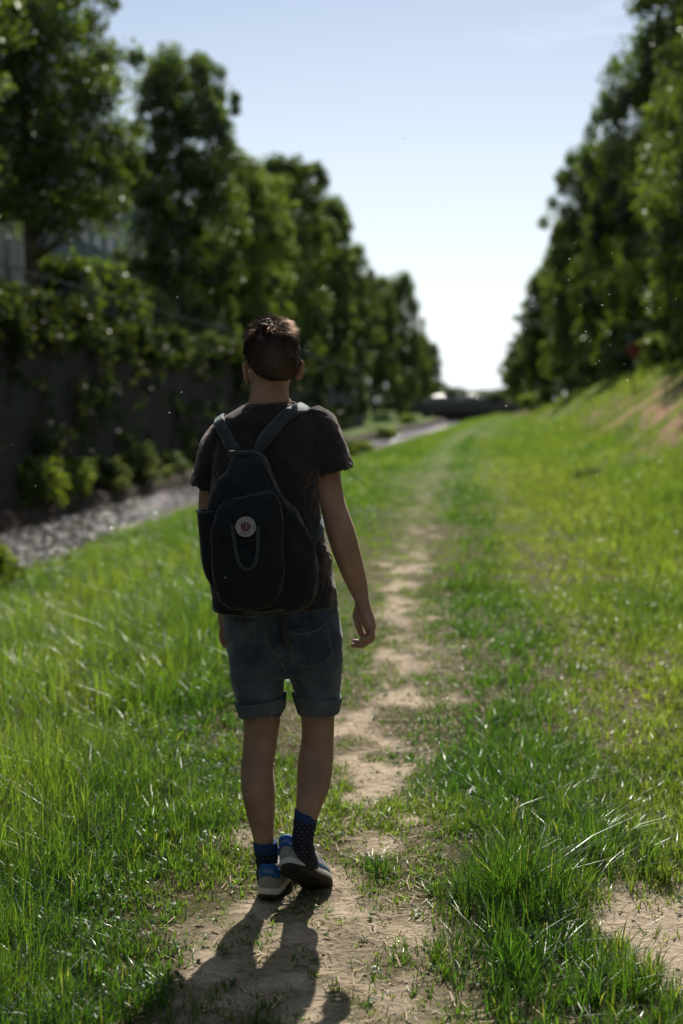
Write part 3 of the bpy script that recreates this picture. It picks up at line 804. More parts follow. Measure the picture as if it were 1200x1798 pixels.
nt.links.new(mx.outputs['Result'], b.inputs['Base Color'])
bp = nt.nodes.new('ShaderNodeBump'); bp.inputs['Strength'].default_value = .8; bp.inputs['Distance'].default_value = .03
nt.links.new(br.outputs['Fac'], bp.inputs['Height']); bp.invert = True
nt.links.new(bp.outputs['Normal'], b.inputs['Normal'])
nt.links.new(b.outputs['BSDF'], out.inputs['Surface'])
coping_m = pmat('coping_stone', (.035, .033, .03), (.02, .019, .017), 2.5, .85, .4, 20)
wall = empty('retaining_wall', (lane(-8.75, 0), 0, -1), rot)
tag(wall, 'tall dark stone retaining wall along the left side of the stream', 'wall')
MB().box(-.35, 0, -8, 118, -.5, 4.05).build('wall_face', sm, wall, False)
c = MB()
for k in range(84): c.box(-.38, .07, -8 + k * 1.5, -8 + k * 1.5 + 1.488, 4.053, 4.22, .015)
c.build('coping', coping_m, wall, False)
# ---- railing on the wall
iron = pmat('iron', (.03, .032, .035), (.05, .05, .05), 9, .5, metallic=.4)
rail = empty('railing', (lane(-8.95, 0), 0, TERR), rot)
tag(rail, 'thin dark iron railing on top of the stone wall', 'railing')
m = MB(); m.box(-.02, .02, -8, 118, .92, .96); m.box(-.012, .012, -8, 118, .5, .525); m.build('rail', iron, rail, False)
for k in range(63):
    y0 = -8 + k * 2; MB().box(-.022, .022, y0, y0 + .044, 0, .92).build('post', iron, rail, False)

# ---- houses behind the left trees
glass = pmat('window_glass', (.03, .04, .05), (.05, .06, .07), 1.0, .12, spec=.6)
frame_m = pmat('window_frame', (.2, .2, .19), None, 5, .6)
def house(y0, y1, h, wall_c, label, wide=1.15, pil=False, name='town_house', sh=(.28, .3, .32)):
    ln = (y1 - y0) / math.cos(rot)
    h0 = empty(name, (lane(-23, y0), y0, TERR), rot); tag(h0, label, 'building', 'buildings behind the left trees')
    wm_ = pmat('render_' + name, wall_c, tuple(v * .82 for v in wall_c), .6, .9, .15, 40)
    MB().box(-9, 0, 0, ln, -.3, h).build('wall', wm_, h0, False)
    MB().box(-9.3, .35, -.2, ln + .2, h, h + .3).box(-8, -1, .8, ln - .8, h + .3, h + 2.2, .6).build('roof', pmat('zinc_roof', (.16, .17, .19), (.12, .13, .14), 2, .5), h0, False)
    MB().box(0, .12, 0, ln, 3.4, 3.62).build('string_course', frame_m, h0, False)
    if pil:
        k = 0; pm_ = (pmat('pilaster_stone', (.22, .24, .26), (.18, .20, .21), 1.5, .8))
        while k * 3.1 + .6 < ln: MB().box(0, .28, k * 3.1, k * 3.1 + .55, 0, 3.38).build('pilaster', pm_, h0, False); k += 1
    n = int(ln // 3.1)
    for r_ in range(int((h - .6) // 3.4)):
        for c_ in range(n):
            yc = c_ * 3.1 + 1.85; zb = .8 + r_ * 3.5
            f = MB(); w2 = wide / 2; zt = zb + 2.0
            f.box(.002, .07, yc - w2 - .09, yc - w2, zb, zt).box(.002, .07, yc + w2, yc + w2 + .09, zb, zt).box(.002, .07, yc - w2 - .09, yc + w2 + .09, zt, zt + .1).box(.002, .12, yc - w2 - .14, yc + w2 + .14, zb - .1, zb).box(.03, .06, yc - .03, yc + .03, zb, zt)
            f.box(.002, .05, yc - w2 - .62, yc - w2 - .12, zb, zt).box(.002, .05, yc + w2 + .12, yc + w2 + .62, zb, zt)
            wf_ = f.build('window', frame_m, h0, False)
            MB().box(.002, .025, yc - w2, yc + w2, zb, zt).build('pane', glass, wf_, False)
house(26, 76, 13.5, (.26, .23, .19), 'cream town house with tall windows behind the leftmost tree')
house(77.5, 104, 14.5, (.10, .12, .14), 'blue grey town house with pale pilasters between the left trees', pil=True)
house(105.5, 150, 13, (.25, .23, .2), 'long beige house far behind the left trees')

house(152, 262, 13, (.22, .21, .19), 'long grey brown house far behind the left trees near the bridge')

# ---- footbridge / road bridge at the end
D = 176.0
conc = pmat('bridge_concrete', (.09, .085, .08), (.06, .058, .055), .8, .9, .2, 10)
pink = pmat('pink_stone', (.42, .30, .27), (.34, .24, .22), .5, .9)
zt = W(0, 715, D).z; zb = W(0, 727, D).z
x0 = W(622, 700, D).x; x1 = W(940, 700, D).x
bridge = empty('bridge', ((x0 + x1) / 2, D, zb)); tag(bridge, 'low dark flat bridge crossing the stream at the far end', 'bridge')
hw_ = (x1 - x0) / 2; th = zt - zb
MB().box(-hw_, hw_, 0, 7, 0, th, .05).box(-hw_, hw_, -.15, 0, th * .55, th + .12, .03).build('deck', conc, bridge, False)
MB().box(-hw_, hw_, -.10, .06, th + .122, th + .62, .02).build('parapet', conc, bridge, False)
for xx in (-hw_ * .62, -.18 * hw_ , hw_ * .52): MB().box(xx - .4, xx + .4, .6, 6.4, -2.4, 0).build('pier', conc, bridge, False)
MB().box(-hw_ * .12, hw_ * .46, 3.0, 3.5, -1.05, -.02).build('inner_wall', pink, bridge, False)
r1 = MB(); r1.box(-hw_, hw_, .1, .16, th + .95, th + 1.02)
r1.build('rail', iron, bridge, False)
for k in range(24):
    xx = -hw_ + .3 + k * (2 * hw_ - .6) / 23
    MB().box(xx - .03, xx + .03, .1, .16, th, th + .95).build('rail_post', iron, bridge, False)

# ---- two cars on it
def car(x, col, label, dirn=1):
    c = empty('parked_car', (x, D + 2.6, zt + .001)); tag(c, label, 'car', 'cars on the bridge')
    c.rotation_euler = (0, 0, 0 if dirn > 0 else math.pi)
    pm = pmat('car_paint', col, None, 3, .25, spec=.8)
    prof = [(-2.1, .35), (-2.15, .75), (-1.9, .95), (-1.45, 1.0), (-1.05, 1.42), (.35, 1.47), (1.05, 1.02), (1.9, .88), (2.12, .7), (2.1, .35)]
    bm = bmesh.new()
    rings = []
    for yy, ins in ((-.85, .06), (-.8, 0), (.8, 0), (.85, .06)):
        rings.append([bm.verts.new((px * (1 - ins * .3), yy * (1 - (.12 if pz > 1.1 else 0)), pz - ins * .3 * (pz > 1))) for px, pz in prof])
    for i in range(3):
        for k in range(len(prof)):
            bm.faces.new((rings[i][k], rings[i][(k + 1) % len(prof)], rings[i + 1][(k + 1) % len(prof)], rings[i + 1][k]))
    bm.faces.new(rings[0]); bm.faces.new(rings[-1][::-1])
    bmesh.ops.recalc_face_normals(bm, faces=bm.faces)
    me = bpy.data.meshes.new('body'); bm.to_mesh(me); bm.free(); me.materials.append(pm); link('body', me, c)
    for yy in (-.79, .79):
        s_ = 1 if yy > 0 else -1
        MB().box(-1.1, -.3, yy - .02, yy + .02, 1.02, 1.32, .01).box(-.22, .5, yy - .02, yy + .02, 1.02, 1.32, .01).build('side_window', glass, c, False)
    for xx in (-1.3, 1.3):
        for yy in (-.8, .8):
            w = MB().tube([(xx, yy - .1, .32), (xx, yy + .1, .32)], .32, 18).build('wheel', pmat('tyre', (.02, .02, .02), None, 3, .8), c, False)
            MB().tube([(xx, yy - .11, .32), (xx, yy + .11, .32)], .18, 14).build('rim', frame_m, w, False)
    w = MB(); w.box(.62, .66, -.6, .6, 1.08, 1.34); o = w.build('windscreen', glass, c, False)
    for yy in (-.55, .55): MB().ell((2.08, yy, .72), (.05, .16, .08)).build('headlight', frame_m, c)
car(W(778, 700, D).x, (.16, .17, .19), 'grey car with a bright glint on the bridge, left one')
car(W(829, 700, D).x, (.10, .11, .13), 'darker grey car on the bridge, right one', -1)

# ---- road sign under the right trees
D2 = 46.0; sx_ = W(1113, 615, D2); gzb = float(gz(sx_.x, D2, False))
sg = empty('road_sign', (sx_.x, D2, gzb)); tag(sg, 'dull red round sign on a grey post in the shade under the right trees', 'sign')
MB().tube([(0, .03, 0), (0, .03, sx_.z - gzb + .3)], .03, 10).build('post', iron, sg)
MB().tube([(0, -.012, sx_.z - gzb), (0, .012, sx_.z - gzb)], .24, 32).build('disc', pmat('sign_red', (.16, .035, .025), None, 5, .5), sg, False)
# ================================================================== THE WALKING MAN
BASE = W(500, 1583, 4.34); BASE.z = 0.0
def rg(xl, yl, xr, yr, Y, ry, e=2.3, tilt=0.0):
    A = W(xl, yl, Y); B = W(xr, yr, Y)
    return ((A + B) / 2, (B - A) / 2, Vector((0, ry, tilt)), e)
def hrg(py, xl, xr, Y, ry, e=2.3): return rg(xl, py, xr, py, Y, ry, e)
def settle(me):
    me.transform(Matrix.Translation(-BASE)); me.update(); return me
def attach(name, me, parent, label=None):
    o = link(name, settle(me), parent)
    if label: o['label'] = label
    return o
def fold(scale, amp, stretch=(1, 1, 1), p=Vector((3, 1, 7))):
    def f(c, n):
        q = Vector((c.x * stretch[0], c.y * stretch[1], c.z * stretch[2])) * scale + p
        w = mnoise.noise_vector(q * .5) * .6
        v = mnoise.noise(q + w)
        return amp * (1 - 2 * abs(v) * 1.6)
    return f

skin = pmat('skin', (.37, .235, .17), (.27, .16, .115), 14, .5, .15, 160, spec=.35, sss=.12, sheen=.25, stint=(1, .8, .65))
b = MB()
# torso under the shirt
YT = 4.40
b.loft([hrg(726, 450, 500, 4.39, .055), hrg(738, 425, 530, 4.40, .07), hrg(752, 400, 560, YT, .085), hrg(775, 380, 578, YT, .095), hrg(830, 380, 550, YT, .10), hrg(900, 385, 548, YT, .10), hrg(980, 392, 570, YT, .10), hrg(1060, 398, 586, YT, .10), hrg(1110, 406, 586, YT, .10), hrg(1150, 420, 582, YT + .01, .08)], 32)
# neck
b.loft([hrg(640, 446, 505, 4.385, .05, 2), hrg(680, 441, 507, 4.375, .056, 2), hrg(697, 439, 508, 4.375, .058, 2), rg(434, 708, 512, 703, 4.378, .060, 2), hrg(722, 424, 524, 4.385, .062, 2), hrg(745, 410, 545, 4.39, .06, 2)], 26)
# head: turned a little to the left
HC = W(478, 637, 4.385)
HR = Matrix.Rotation(R(15), 3, 'Z') @ Matrix.Rotation(R(-3), 3, 'Y')
def hp(x, y, z): return HC + HR @ Vector((x, y, z))
b.ell(hp(0, -.012, .028), (.080, .098, .086), HR, 32, 20)
b.ell(hp(0, -.035, -.01), (.068, .066, .06), HR)
b.ell(hp(0, .030, -.030), (.066, .068, .086), HR)
b.ell(hp(0, .042, -.082), (.048, .048, .036), HR)
b.ell(hp(0, .078, -.100), (.021, .018, .016), HR)
b.ell(hp(0, .102, -.028), (.012, .018, .030), Matrix(HR) @ Matrix.Rotation(R(-14), 3, 'X'))
b.ell(hp(0, .110, -.045), (.016, .015, .010), HR)
b.ell(hp(0, .080, .012), (.052, .022, .012), HR)
b.ell(hp(0, .089, -.067), (.024, .012, .006), HR); b.ell(hp(0, .087, -.076), (.021, .013, .007), HR)
for sx in (-1, 1):
    b.ell(hp(sx * .031, .084, -.006), (.014, .012, .009), HR)
    b.ell(hp(sx * .046, .062, -.032), (.022, .022, .018), HR)
    er = HR @ Matrix.Rotation(sx * R(24), 3, 'Z') @ Matrix.Rotation(sx * R(-8), 3, 'Y')
    b.ell(hp(sx * .084, -.004, -.024), (.007, .018, .031), er)
    b.ell(hp(sx * .089, -.011, -.010), (.006, .016, .017), er)
    b.ell(hp(sx * .080, .004, -.046), (.007, .009, .014), er)
# right arm
b.loft([rg(530, 770, 594, 757, 4.40, .05), rg(546, 805, 600, 795, 4.39, .048), rg(552, 838, 598, 829, 4.385, .046), rg(560, 878, 604, 869, 4.375, .046), rg(568, 915, 614, 901, 4.36, .043), rg(576, 945, 624, 930, 4.355, .043), rg(586, 975, 632, 962, 4.365, .042), rg(598, 1005, 639, 991, 4.375, .036), rg(610, 1031, 645, 1020, 4.385, .030), rg(622, 1054, 648, 1048, 4.39, .026), rg(623, 1066, 651, 1062, 4.392, .030)], 24)
# right hand: palm faces the thigh, little finger nearest to the viewer
def fing(pts, rad):
    P = [W(px, py, Y) for px, py, Y in pts]
    Q = []; Rr = []
    for i in range(len(P) - 1):
        for k in range(3): Q.append(P[i].lerp(P[i + 1], k / 3)); Rr.append(rad[i] * (1 - k / 3) + rad[i + 1] * k / 3)
    Q.append(P[-1]); Rr.append(rad[-1])
    b.tube(Q, Rr, 12); b.ell(P[-1], (rad[-1] * 1.0,) * 3, None, 10, 8); b.ell(P[1], (rad[1] * 1.08,) * 3, None, 10, 8)
YH = 4.395
b.loft([rg(624, 1056, 649, 1053, YH, .027), rg(624, 1070, 653, 1066, YH, .034), rg(630, 1085, 658, 1080, YH, .040), rg(637, 1099, 661, 1095, YH, .041), rg(641, 1108, 659, 1106, YH, .036)], 22, e_fix := 3) if False else b.loft([rg(624, 1056, 649, 1053, YH, .027), rg(624, 1070, 653, 1066, YH, .034), rg(630, 1085, 658, 1080, YH, .040), rg(637, 1099, 661, 1095, YH, .041), rg(641, 1108, 659, 1106, YH, .036)], 22)
fing([(651, 1098, YH - .034), (654, 1112, YH - .038), (646, 1122, YH - .038), (634, 1124, YH - .037)], [.0100, .0092, .0084, .0072])
fing([(652, 1099, YH - .012), (654, 1119, YH - .013), (641, 1129, YH - .013), (626, 1129, YH - .012)], [.0108, .0100, .0090, .0076])
fing([(652, 1100, YH + .011), (652, 1123, YH + .012), (637, 1133, YH + .012), (620, 1133, YH + .012)], [.0110, .0102, .0092, .0078])
fing([(650, 1098, YH + .034), (647, 1119, YH + .038), (634, 1128, YH + .040), (622, 1126, YH + .038)], [.0108, .0100, .0090, .0076])
fing([(631, 1066, YH + .014), (627, 1082, YH + .034), (630, 1099, YH + .044), (635, 1114, YH + .046)], [.0165, .0145, .0120, .0100])
# left arm, mostly behind the pack
b.loft([rg(366, 790, 412, 800, 4.41, .05), rg(356, 830, 398, 838, 4.42, .048), rg(350, 866, 391, 868, 4.43, .046), rg(349, 905, 392, 905, 4.44, .043), rg(354, 945, 397, 942, 4.46, .042), rg(364, 985, 402, 978, 4.48, .038), rg(376, 1025, 406, 1020, 4.50, .031), rg(384, 1056, 408, 1054, 4.515, .027)], 24)
YL = 4.52
b.loft([rg(384, 1054, 408, 1054, YL, .027), rg(382, 1070, 410, 1070, YL, .034), rg(384, 1090, 408, 1092, YL, .040), rg(387, 1104, 406, 1106, YL, .036)], 22)
for q, (dy, l) in enumerate([(-.034, 0), (-.012, 5), (.012, 6), (.034, 3)]):
    fing([(392, 1098, YL + dy), (389, 1114 + l, YL + dy * 1.1), (394, 1127 + l, YL + dy * 1.1), (403, 1132 + l, YL + dy * 1.05)], [.0095, .0088, .0078, .0066])
fing([(405, 1066, YL + .014), (412, 1082, YL + .034), (412, 1100, YL + .044), (408, 1112, YL + .046)], [.0145, .0125, .0105, .0085])
# legs
b.loft([hrg(1120, 430, 480, 4.42, .07), hrg(1170, 424, 482, 4.42, .07), hrg(1215, 425, 488, 4.42, .070), hrg(1255, 427, 493, 4.415, .066), hrg(1290, 428, 489, 4.405, .060), hrg(1320, 426, 485, 4.395, .058), hrg(1350, 423, 481, 4.385, .062), hrg(1385, 424, 484, 4.375, .062), hrg(1420, 431, 483, 4.372, .052), hrg(1450, 439, 482, 4.372, .042), hrg(1480, 447, 482, 4.372, .034), hrg(1515, 452, 484, 4.372, .031), hrg(1545, 453, 488, 4.385, .036), hrg(1562, 455, 490, 4.40, .045)], 26)
b.loft([hrg(1120, 520, 580, 4.42, .07), hrg(1170, 526, 586, 4.42, .07), hrg(1215, 528, 588, 4.43, .070), hrg(1250, 528, 588, 4.44, .066), hrg(1290, 530, 587, 4.435, .060), hrg(1330, 524, 586, 4.415, .058), hrg(1360, 522, 583, 4.39, .061), hrg(1390, 521, 577, 4.37, .058), hrg(1415, 520, 566, 4.355, .048), rg(519, 1436, 556, 1444, 4.34, .037), rg(516, 1462, 550, 1470, 4.335, .032), rg(515, 1486, 548, 1494, 4.335, .033)], 26)
# feet inside the shoes
def foot_tube(a, c, r0, r1): b.tube([a, a.lerp(c, .5), c], [r0, r0 * .9, r1], 12)
foot_tube(W(470, 1560, 4.36), W(480, 1562, 4.36) + Vector((.02, .17, -.03)), .03, .024)
foot_tube(W(530, 1500, 4.34), W(548, 1532, 4.43), .024, .020)
body_me = remesh(b, 'person', .0036, 3, skin)
person = link('person', settle(body_me)); person.location = BASE
tag(person, 'man in dark t-shirt and denim shorts walking away along the path', 'person')

# ---- fine hair on forearms and shins
rs0 = random.Random(9); hv = []; hf = []
bp_ = body_me.polygons; bv_ = body_me.vertices; tries = 0
while len(hf) < 5200 and tries < 90000:
    tries += 1; p_ = bp_[rs0.randrange(len(bp_))]; c_ = p_.center + BASE
    leg = .14 < c_.z < .72; arm = .84 < c_.z < 1.12 and (c_.x > .02 or c_.x < -.40)
    if not (leg or arm): continue
    n_ = p_.normal; t_ = Vector((rs0.gauss(0, .35), rs0.gauss(0, .35), -1.0)); t_ = (t_ - n_ * t_.dot(n_)).normalized()
    L_ = rs0.uniform(.005, .012); e_ = p_.center + (n_ * .55 + t_ * .8) * L_; s_ = t_.cross(n_) * .00022; i_ = len(hv)
    hv += [(p_.center - s_)[:], (p_.center + s_)[:], e_[:]]; hf.append((i_, i_ + 1, i_ + 2))
hm_ = bpy.data.meshes.new('body_hair'); hm_.from_pydata(hv, [], hf); hm_.materials.append(leafmat('body_hair', (.20, .12, .07), (.3, .2, .12), gloss=.3, attr=False))
link('body_hair', hm_, person)

# ---- t-shirt
shirt_m = pmat('shirt_cotton', (.034, .029, .030), (.024, .020, .021), 5, .92, .5, 300, spec=.15, sheen=.7, stint=(1, .88, .84))
b = MB()
b.loft([rg(429, 712, 516, 706, 4.385, .066, 2), rg(421, 717, 525, 710, 4.385, .078, 2), hrg(724, 410, 548, 4.39, .088), hrg(738, 388, 572, 4.395, .102), hrg(760, 377, 582, YT, .112), hrg(800, 368, 576, YT, .120), hrg(850, 368, 562, YT, .122), hrg(900, 372, 562, YT, .118), hrg(950, 378, 573, YT, .115), hrg(975, 380, 583, YT, .116), hrg(1005, 384, 585, YT, .118), hrg(1040, 388, 590, YT, .122), hrg(1063, 390, 593, YT, .124)], 48)
b.loft([rg(512, 735, 560, 712, 4.40, .07), rg(530, 752, 584, 728, 4.40, .078), rg(537, 775, 597, 752, 4.395, .082), rg(545, 808, 609, 785, 4.39, .080), rg(552, 838, 620, 817, 4.385, .076), rg(553.5, 838, 618, 818, 4.385, .072), rg(551, 826, 612, 806, 4.387, .070), rg(546, 812, 603, 794, 4.39, .062)], 36, 3)
b.loft([rg(425, 742, 395, 732, 4.41, .07), rg(412, 762, 372, 748, 4.41, .078), rg(404, 790, 354, 778, 4.415, .080), rg(395, 830, 342, 814, 4.42, .078), rg(388, 868, 335, 846, 4.425, .075), rg(386, 866, 338, 847, 4.425, .071), rg(388, 850, 346, 834, 4.42, .069), rg(392, 830, 354, 820, 4.42, .06)], 36, 3)
f1 = fold(11, .0035, (1, 1, .75)); f2 = fold(26, .0018, (1, 1, 1.5))
shirt_me = remesh(b, 't_shirt', .0045, 3, shirt_m, lambda c, n: f1(c, n) + f2(c, n))
shirt_bvh = BVHTree.FromPolygons([v.co.copy() for v in shirt_me.vertices], [tuple(p.vertices) for p in shirt_me.polygons])
CAMP = Vector((0, 0, CAM_H))
def ray(bvh, px, py, fallY=4.25):
    d = (W(px, py, 4.0) - CAMP).normalized()
    loc, nrm, i, dist = bvh.ray_cast(CAMP, d)
    if loc is None: return W(px, py, fallY), Vector((0, -1, 0)), False
    return loc, nrm, True
def strip(bvh, rows, off, th, m=5, sub=4, fallY=4.25):
    """band lying on a surface: rows = (xl, yl, xr, yr)"""
    P = np.array(rows, float); Q = []
    for i in range(len(P) - 1):
        p0 = P[max(i - 1, 0)]; p1 = P[i]; p2 = P[i + 1]; p3 = P[min(i + 2, len(P) - 1)]
        for k in range(sub):
            t = k / sub; Q.append(.5 * ((2 * p1) + (-p0 + p2) * t + (2 * p0 - 5 * p1 + 4 * p2 - p3) * t * t + (-p0 + 3 * p1 - 3 * p2 + p3) * t ** 3))
    Q.append(P[-1])
    bm = bmesh.new(); top = []; bot = []
    for q in Q:
        a = []; c = []
        for j in range(m):
            u = j / (m - 1)
            loc, nr, ok = ray(bvh, q[0] * (1 - u) + q[2] * u, q[1] * (1 - u) + q[3] * u, fallY)
            d = (CAMP - loc).normalized()
            a.append(bm.verts.new(loc + d * (off + th))); c.append(bm.verts.new(loc + d * (off - .004)))
        top.append(a); bot.append(c)
    n = len(Q)
    for i in range(n - 1):
        for j in range(m - 1):
            bm.faces.new((top[i][j], top[i][j + 1], top[i + 1][j + 1], top[i + 1][j])); bm.faces.new((bot[i][j], bot[i + 1][j], bot[i + 1][j + 1], bot[i][j + 1]))
        bm.faces.new((top[i][0], top[i + 1][0], bot[i + 1][0], bot[i][0])); bm.faces.new((top[i][-1], bot[i][-1], bot[i + 1][-1], top[i + 1][-1]))
    for i in (0, n - 1):
        for j in range(m - 1): bm.faces.new((top[i][j], top[i][j + 1], bot[i][j + 1], bot[i][j]))
    bmesh.ops.recalc_face_normals(bm, faces=bm.faces)
    me = bpy.data.meshes.new('s'); bm.to_mesh(me); bm.free()
    for p in me.polygons: p.use_smooth = True
    return me
def cord(bvh, pts, r, off, sub=5, n=7, fallY=4.25, mb=None):
    P = np.array(pts, float); Q = []
    for i in range(len(P) - 1):
        p0 = P[max(i - 1, 0)]; p1 = P[i]; p2 = P[i + 1]; p3 = P[min(i + 2, len(P) - 1)]
        for k in range(sub):
            t = k / sub; Q.append(.5 * ((2 * p1) + (-p0 + p2) * t + (2 * p0 - 5 * p1 + 4 * p2 - p3) * t * t + (-p0 + 3 * p1 - 3 * p2 + p3) * t ** 3))
    Q.append(P[-1])
    L = []
    for q in Q:
        loc, nr, ok = ray(bvh, q[0], q[1], fallY); L.append(loc + (CAMP - loc).normalized() * off)
    mb = mb or MB(); mb.tube(L, r, n); return mb
def mk(me, mat): me.materials.clear(); me.materials.append(mat); return me

# seams of the shirt
seams = [cord(shirt_bvh, q, .0016, .0002).mesh('seam', True, shirt_m) for q in ([(583, 728), (575, 745), (566, 770), (557, 800), (553, 830)], [(388, 745), (382, 765), (384, 800), (388, 840)])]
tshirt = attach('t_shirt', shirt_me, person)
for q in seams: link('seam', settle(q), tshirt)
# neck band
b = MB(); P = []
for k in range(25):
    a = 2 * math.pi * k / 24
    A = W(430, 713, 4.385); B = W(516, 707, 4.385); c = (A + B) / 2; u = (B - A) / 2
    P.append(c + u * math.cos(a) * 1.0 + Vector((0, .067, 0)) * math.sin(a))
b.tube(P, .0042, 8, False); o = link('neck_band', settle(b.mesh('neck_band', True, shirt_m)), tshirt)

# ---- shorts
denim, nt, out = new_mat('denim')
bs = nt.nodes.new('ShaderNodeBsdfPrincipled'); bs.inputs['Roughness'].default_value = .85; bs.inputs['Specular IOR Level'].default_value = .2
bs.inputs['Sheen Weight'].default_value = .3
tc = nt.nodes.new('ShaderNodeTexCoord')
n1 = nt.nodes.new('ShaderNodeTexNoise'); n1.inputs['Scale'].default_value = 9; n1.inputs['Detail'].default_value = 4
n2 = nt.nodes.new('ShaderNodeTexNoise'); n2.inputs['Scale'].default_value = 240; n2.inputs['Detail'].default_value = 3
mpp = nt.nodes.new('ShaderNodeMapping'); mpp.inputs['Scale'].default_value = (1, 1, .35)
nt.links.new(tc.outputs['Object'], n1.inputs['Vector']); nt.links.new(tc.outputs['Object'], mpp.inputs[0]); nt.links.new(mpp.outputs[0], n2.inputs['Vector'])
r1 = nt.nodes.new('ShaderNodeValToRGB'); r1.color_ramp.elements[0].position = .38; r1.color_ramp.elements[1].position = .68
r1.color_ramp.elements[0].color = (.022, .040, .070, 1); r1.color_ramp.elements[1].color = (.080, .112, .150, 1)
nt.links.new(n1.outputs['Fac'], r1.inputs['Fac'])
r2 = nt.nodes.new('ShaderNodeMapRange'); r2.inputs['From Min'].default_value = .35; r2.inputs['From Max'].default_value = .65; r2.inputs['To Min'].default_value = .75; r2.inputs['To Max'].default_value = 1.3
nt.links.new(n2.outputs['Fac'], r2.inputs['Value'])
mx = nt.nodes.new('ShaderNodeMix'); mx.data_type = 'RGBA'; mx.blend_type = 'MULTIPLY'; mx.inputs['Factor'].default_value = 1
nt.links.new(r1.outputs['Color'], mx.inputs['A']); nt.links.new(r2.outputs['Result'], mx.inputs['B']); nt.links.new(mx.outputs['Result'], bs.inputs['Base Color'])
bp = nt.nodes.new('ShaderNodeBump'); bp.inputs['Strength'].default_value = .4; bp.inputs['Distance'].default_value = .002
nt.links.new(n2.outputs['Fac'], bp.inputs['Height']); nt.links.new(bp.outputs['Normal'], bs.inputs['Normal']); nt.links.new(bs.outputs['BSDF'], out.inputs['Surface'])
cuff_m = pmat('denim_inside', (.10, .13, .15), (.07, .095, .11), 20, .9, .3, 200)
thread = pmat('thread', (.16, .14, .11), None, 5, .8)
b = MB()
b.loft([hrg(1052, 396, 590, 4.40, .112), hrg(1075, 394, 595, 4.40, .120), hrg(1100, 394, 599, 4.40, .124), hrg(1130, 398, 601, 4.405, .124), hrg(1160, 401, 600, 4.41, .114), hrg(1180, 404, 598, 4.415, .10)], 40)
b.loft([hrg(1120, 399, 500, 4.405, .108), hrg(1150, 400, 503, 4.41, .110), hrg(1175, 403, 503, 4.415, .104), hrg(1200, 410, 500, 4.415, .096), hrg(1235, 417, 498, 4.415, .086), hrg(1250, 422, 497, 4.415, .080), hrg(1248, 424, 495, 4.415, .077), hrg(1225, 424, 493, 4.415, .074)], 34)
b.loft([hrg(1120, 500, 601, 4.41, .108), hrg(1150, 502, 601, 4.415, .110), hrg(1175, 505, 599, 4.42, .104), hrg(1200, 513, 597, 4.43, .096), hrg(1230, 520, 594, 4.435, .086), hrg(1248, 527, 592, 4.44, .078), hrg(1246, 529, 590, 4.44, .075), hrg(1225, 529, 589, 4.44, .072)], 34)
g1 = fold(9, .0040, (1, 1, 1.3), Vector((9, 2, 1))); g2 = fold(24, .0016, (1, 1, 1), Vector((5, 5, 1)))
shorts_me = remesh(b, 'shorts', .005, 4, denim, lambda c, n: g1(c, n) + g2(c, n))
sh_bvh = BVHTree.FromPolygons([v.co.copy() for v in shorts_me.vertices], [tuple(p.vertices) for p in shorts_me.polygons])
shorts = attach('shorts', shorts_me, person)
def cuff(rows):
    b = MB(); b.loft(rows, 34, 3, False)
    me = b.mesh('cuff', True, cuff_m)
    me = evaluated(me, [('SOLIDIFY', dict(thickness=.007, offset=1.0)), ('SUBSURF', dict(levels=1))])
    me.materials.clear(); me.materials.append(cuff_m); return me
cm = cuff([rg(416, 1233, 500, 1217, 4.415, .089), rg(418, 1240, 500, 1225, 4.415, .090), rg(421, 1247, 499, 1232, 4.415, .087), rg(423, 1256, 498, 1243, 4.415, .084)])
o = link('cuff', settle(cm), shorts)
cm = cuff([rg(516, 1215, 597, 1222, 4.435, .090), rg(518, 1224, 597, 1229, 4.435, .090), rg(522, 1236, 595, 1237, 4.437, .086), rg(526, 1250, 593, 1249, 4.44, .081)])
o = link('cuff', settle(cm), shorts)
# pockets, waistband, seams
pk = strip(sh_bvh, [(503, 1105, 577, 1088), (506, 1125, 580, 1110), (509, 1145, 583, 1130), (512, 1162, 585, 1150), (530, 1172, 570, 1166)], .001, .0025, 10)
o = link('back_pocket', settle(mk(pk, denim)), shorts)
pk2 = strip(sh_bvh, [(396, 1083, 450, 1090), (399, 1108, 450, 1112), (403, 1135, 450, 1138), (410, 1150, 444, 1155)], .001, .0025, 10)
o = link('back_pocket', settle(mk(pk2, denim)), shorts)
wb = strip(sh_bvh, [(395, 1066, 396, 1082), (430, 1068, 430, 1086), (480, 1068, 480, 1086), (530, 1064, 531, 1081), (570, 1057, 572, 1074), (590, 1053, 593, 1071)], .001, .003, 5)
o = link('waistband', settle(mk(wb, denim)), shorts)
for bx in (545, 462):
    bl = strip(sh_bvh, [(bx, 1060, bx + 6, 1059), (bx, 1075, bx + 6, 1074), (bx + 1, 1088, bx + 7, 1087)], .004, .002, 3)
    o = link('belt_loop', settle(mk(bl, denim)), shorts)
st = cord(sh_bvh, [(463, 1088), (465, 1110), (472, 1130), (488, 1155), (502, 1178)], .0014, .0003)
cord(sh_bvh, [(504, 1107), (520, 1112), (540, 1112), (560, 1105), (577, 1091)], .0014, .0040, mb=st)
cord(sh_bvh, [(574, 1094), (579, 1125), (583, 1149), (569, 1163), (552, 1170), (531, 1169), (514, 1160), (508, 1130), (505, 1110)], .0011, .0038, mb=st)
cord(sh_bvh, [(398, 1085), (415, 1094), (432, 1096), (449, 1092)], .0012, .0038, mb=st)
o = link('stitching', settle(st.mesh('stitching', True, thread)), shorts)

